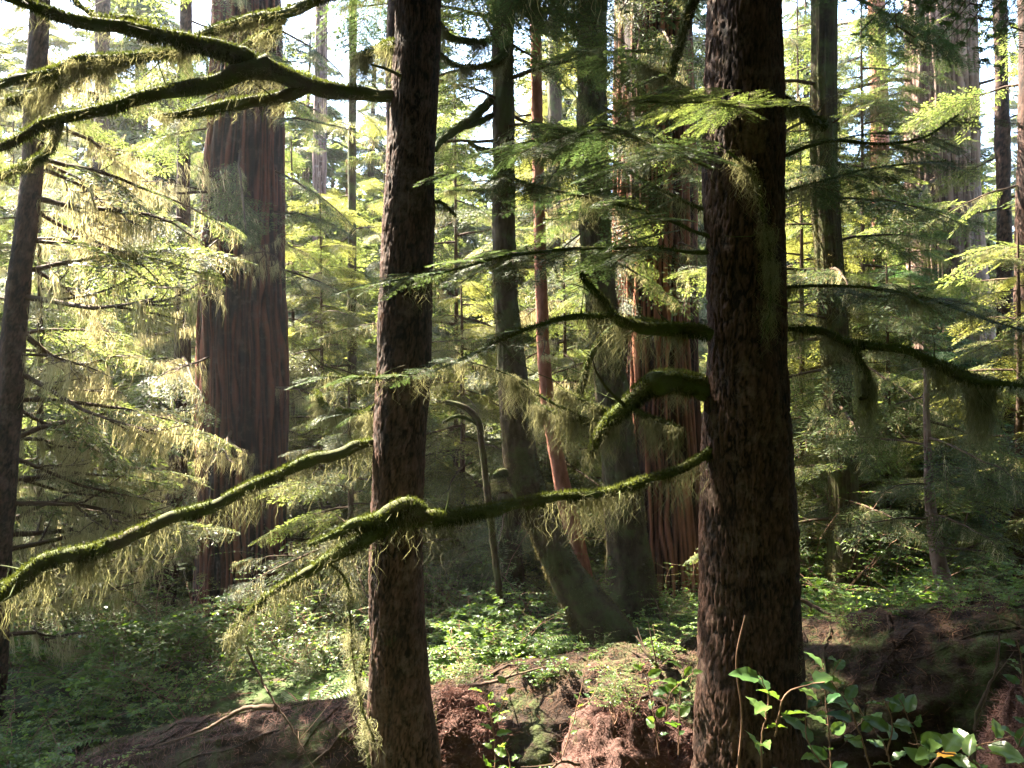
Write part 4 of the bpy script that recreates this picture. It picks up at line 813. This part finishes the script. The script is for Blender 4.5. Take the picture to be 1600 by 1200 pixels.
for k, (px, d, v, s) in enumerate([(60, 5.2, 0, .9), (150, 5.4, 3, .8), (230, 5.3, 1, .7), (20, 6, 4, .9), (120, 6, 2, .9), (440, 4.9, 1, .6), (500, 4.7, 0, .55), (730, 5.0, 2, .6), (330, 5.0, 4, .6), (820, 5.0, 0, .9), (780, 4.9, 4, .8), (860, 5.1, 3, .8), (600, 5.0, 1, .8), (690, 4.9, 0, .7), (1100, 4.9, 2, .8)]):
    x = (px-800)/F*d; l = "leafy shrub at the lower left edge of the hollow" if px < 300 else "small shrub in the dark under the logs at the bottom"
    shrub_at(x, d, v, s, k*1.3, l, l.replace("shrub", "shrubs", 1))
def fern(seed):
    rng = RNG(seed); fr, st = MB(), MB(); C, D, N, Ls = [], [], [], []
    for k in range(11):
        a = k*2.399+rng.normal(0, .2); L = rng.uniform(.45, .75); el = rng.uniform(.7, 1.1); m = 26; t = np.linspace(0, 1, m)
        x = L*t*np.cos(el*(1-t*.9)); z = L*(np.sin(el)*t-.55*t*t); q = np.stack([x*math.cos(a), x*math.sin(a), z], 1); tube(st, q, np.linspace(.003, .001, m), 4, 0)
        T = np.gradient(q, axis=0); T /= np.linalg.norm(T, axis=1)[:, None]; S = np.cross(T, [0, 0, 1.]); S /= np.linalg.norm(S, axis=1)[:, None]
        for j in range(3, m):
            for sd in (-1, 1): C.append(q[j]); D.append(S[j]*sd+T[j]*.25+[0, 0, -.1]); N.append(np.cross(S[j], T[j])+rng.normal(0, .1, 3)); Ls.append(.075*math.sin(math.pi*min(1, (j/m))**.7)+.012)
    leafset(fr, *map(np.array, (C, D, N)), np.array(Ls), np.array(Ls)*.2+.003, 0, np.clip(rng.normal(.45, .12, len(C)), 0, 1), fold=.1)
    return st.mesh("stems", [M['stem']]), fr.mesh("fronds", [M['leaf']])
FE = [fern(830+i) for i in range(3)]
for k, (px, d, s_, lab) in enumerate([(640, 7.6, 1.1, "sword fern tuft behind the log just right of front left trunk"), (820, 8.2, 1.2, "sword fern tuft behind the log below the curved hemlock"), (700, 9.5, 1.3, "sword fern tuft farther back below the hooked bare sapling"), (480, 7.4, 1.1, "sword fern tuft left of the front left trunk"),
        (1330, 8.3, 1.2, "sword fern tuft behind the log at the bearded hemlock's foot"), (1420, 9.4, 1.3, "sword fern tuft behind the log left of the crooked sapling"), (1560, 8.4, 1.3, "sword fern tuft behind the log near the right edge"), (100, 8, 1.3, "sword fern tuft in the hollow at far left"), (240, 9, 1.3, "sword fern tuft in the hollow left of giant cedar"), (60, 6.6, 1.1, "nearest sword fern tuft at the lower left edge"), (310, 6.8, .9, "sword fern tuft beyond the lower crumbling log")]):
    x = (px-800)/F*d; e = thing("sword_fern", (x, d, float(terr(x, d))), lab, "fern", "sword ferns"); e.rotation_euler.z = k; e.scale = (s_,)*3
    for nm, me in zip(("stems", "fronds"), FE[k % 3]): o = bpy.data.objects.new(nm, me); COL.objects.link(o); o.parent = e
# ---- ground cover
gc = MB(); rg = RNG(990); n = 60000; yy = 4+rg.random(n)**1.4*30; xx = rg.uniform(-.85, .85, n)*yy; keep = noise2(xx*.8+90, yy*.8+90, 512, 33) > np.where(yy < 7, .55, .4); xx, yy = xx[keep], yy[keep]
C = np.stack([xx, yy, terr(xx, yy)+rg.uniform(.0, .16, len(xx))], 1); D = rg.normal(0, 1, C.shape); D[:, 2] *= .3; N = np.array([0, 0, 1.])+rg.normal(0, .4, C.shape)
leafset(gc, C, D, N, rg.uniform(.02, .06, len(xx))*(1+yy/25), rg.uniform(.015, .04, len(xx))*(1+yy/25), 0, rg.random(len(xx)))
o = build(gc, "ground_cover", [M['leaf']]); tag(o, "low leafy ground cover spread over the forest floor", "ground cover", kind='stuff')
tw = MB(); n = 16000; yy = 3+rg.random(n)**1.3*14; xx = rg.uniform(-.8, .8, n)*yy; C = np.stack([xx, yy, terr(xx, yy)+.01], 1); v = rg.normal(0, 1, C.shape); v[:, 2] *= .25; v /= np.linalg.norm(v, axis=1)[:, None]
ribbons(tw, C, C+v*rg.uniform(.03, .22, (n, 1)), np.full(n, .003), 0, rg.random(n), rg); o = build(tw, "ground_litter", [M['litter']]); tag(o, "fallen twigs and needles strewn on the forest floor", "litter", kind='stuff')

# ------------------------------------------------------------------ haze
HZ = 0.0004
import bmesh
bm = bmesh.new(); bmesh.ops.create_cube(bm, size=1); me = bpy.data.meshes.new("haze"); bm.to_mesh(me); bm.free()
hz = bpy.data.objects.new("haze", me); COL.objects.link(hz); hz.location = (0, 0, 18); hz.scale = (640, 640, 70)
hm, n_, l_ = nodes("haze air"); ho = n_.new("ShaderNodeOutputMaterial"); pv = n_.new("ShaderNodeVolumePrincipled"); pv.inputs["Color"].default_value = (.93, .95, 1, 1)
pv.inputs["Density"].default_value = HZ; pv.inputs["Anisotropy"].default_value = .35; l_.new(pv.outputs[0], ho.inputs["Volume"]); me.materials.append(hm)
tag(hz, "thin bright morning haze filling the air between the trees", "haze", kind='stuff')
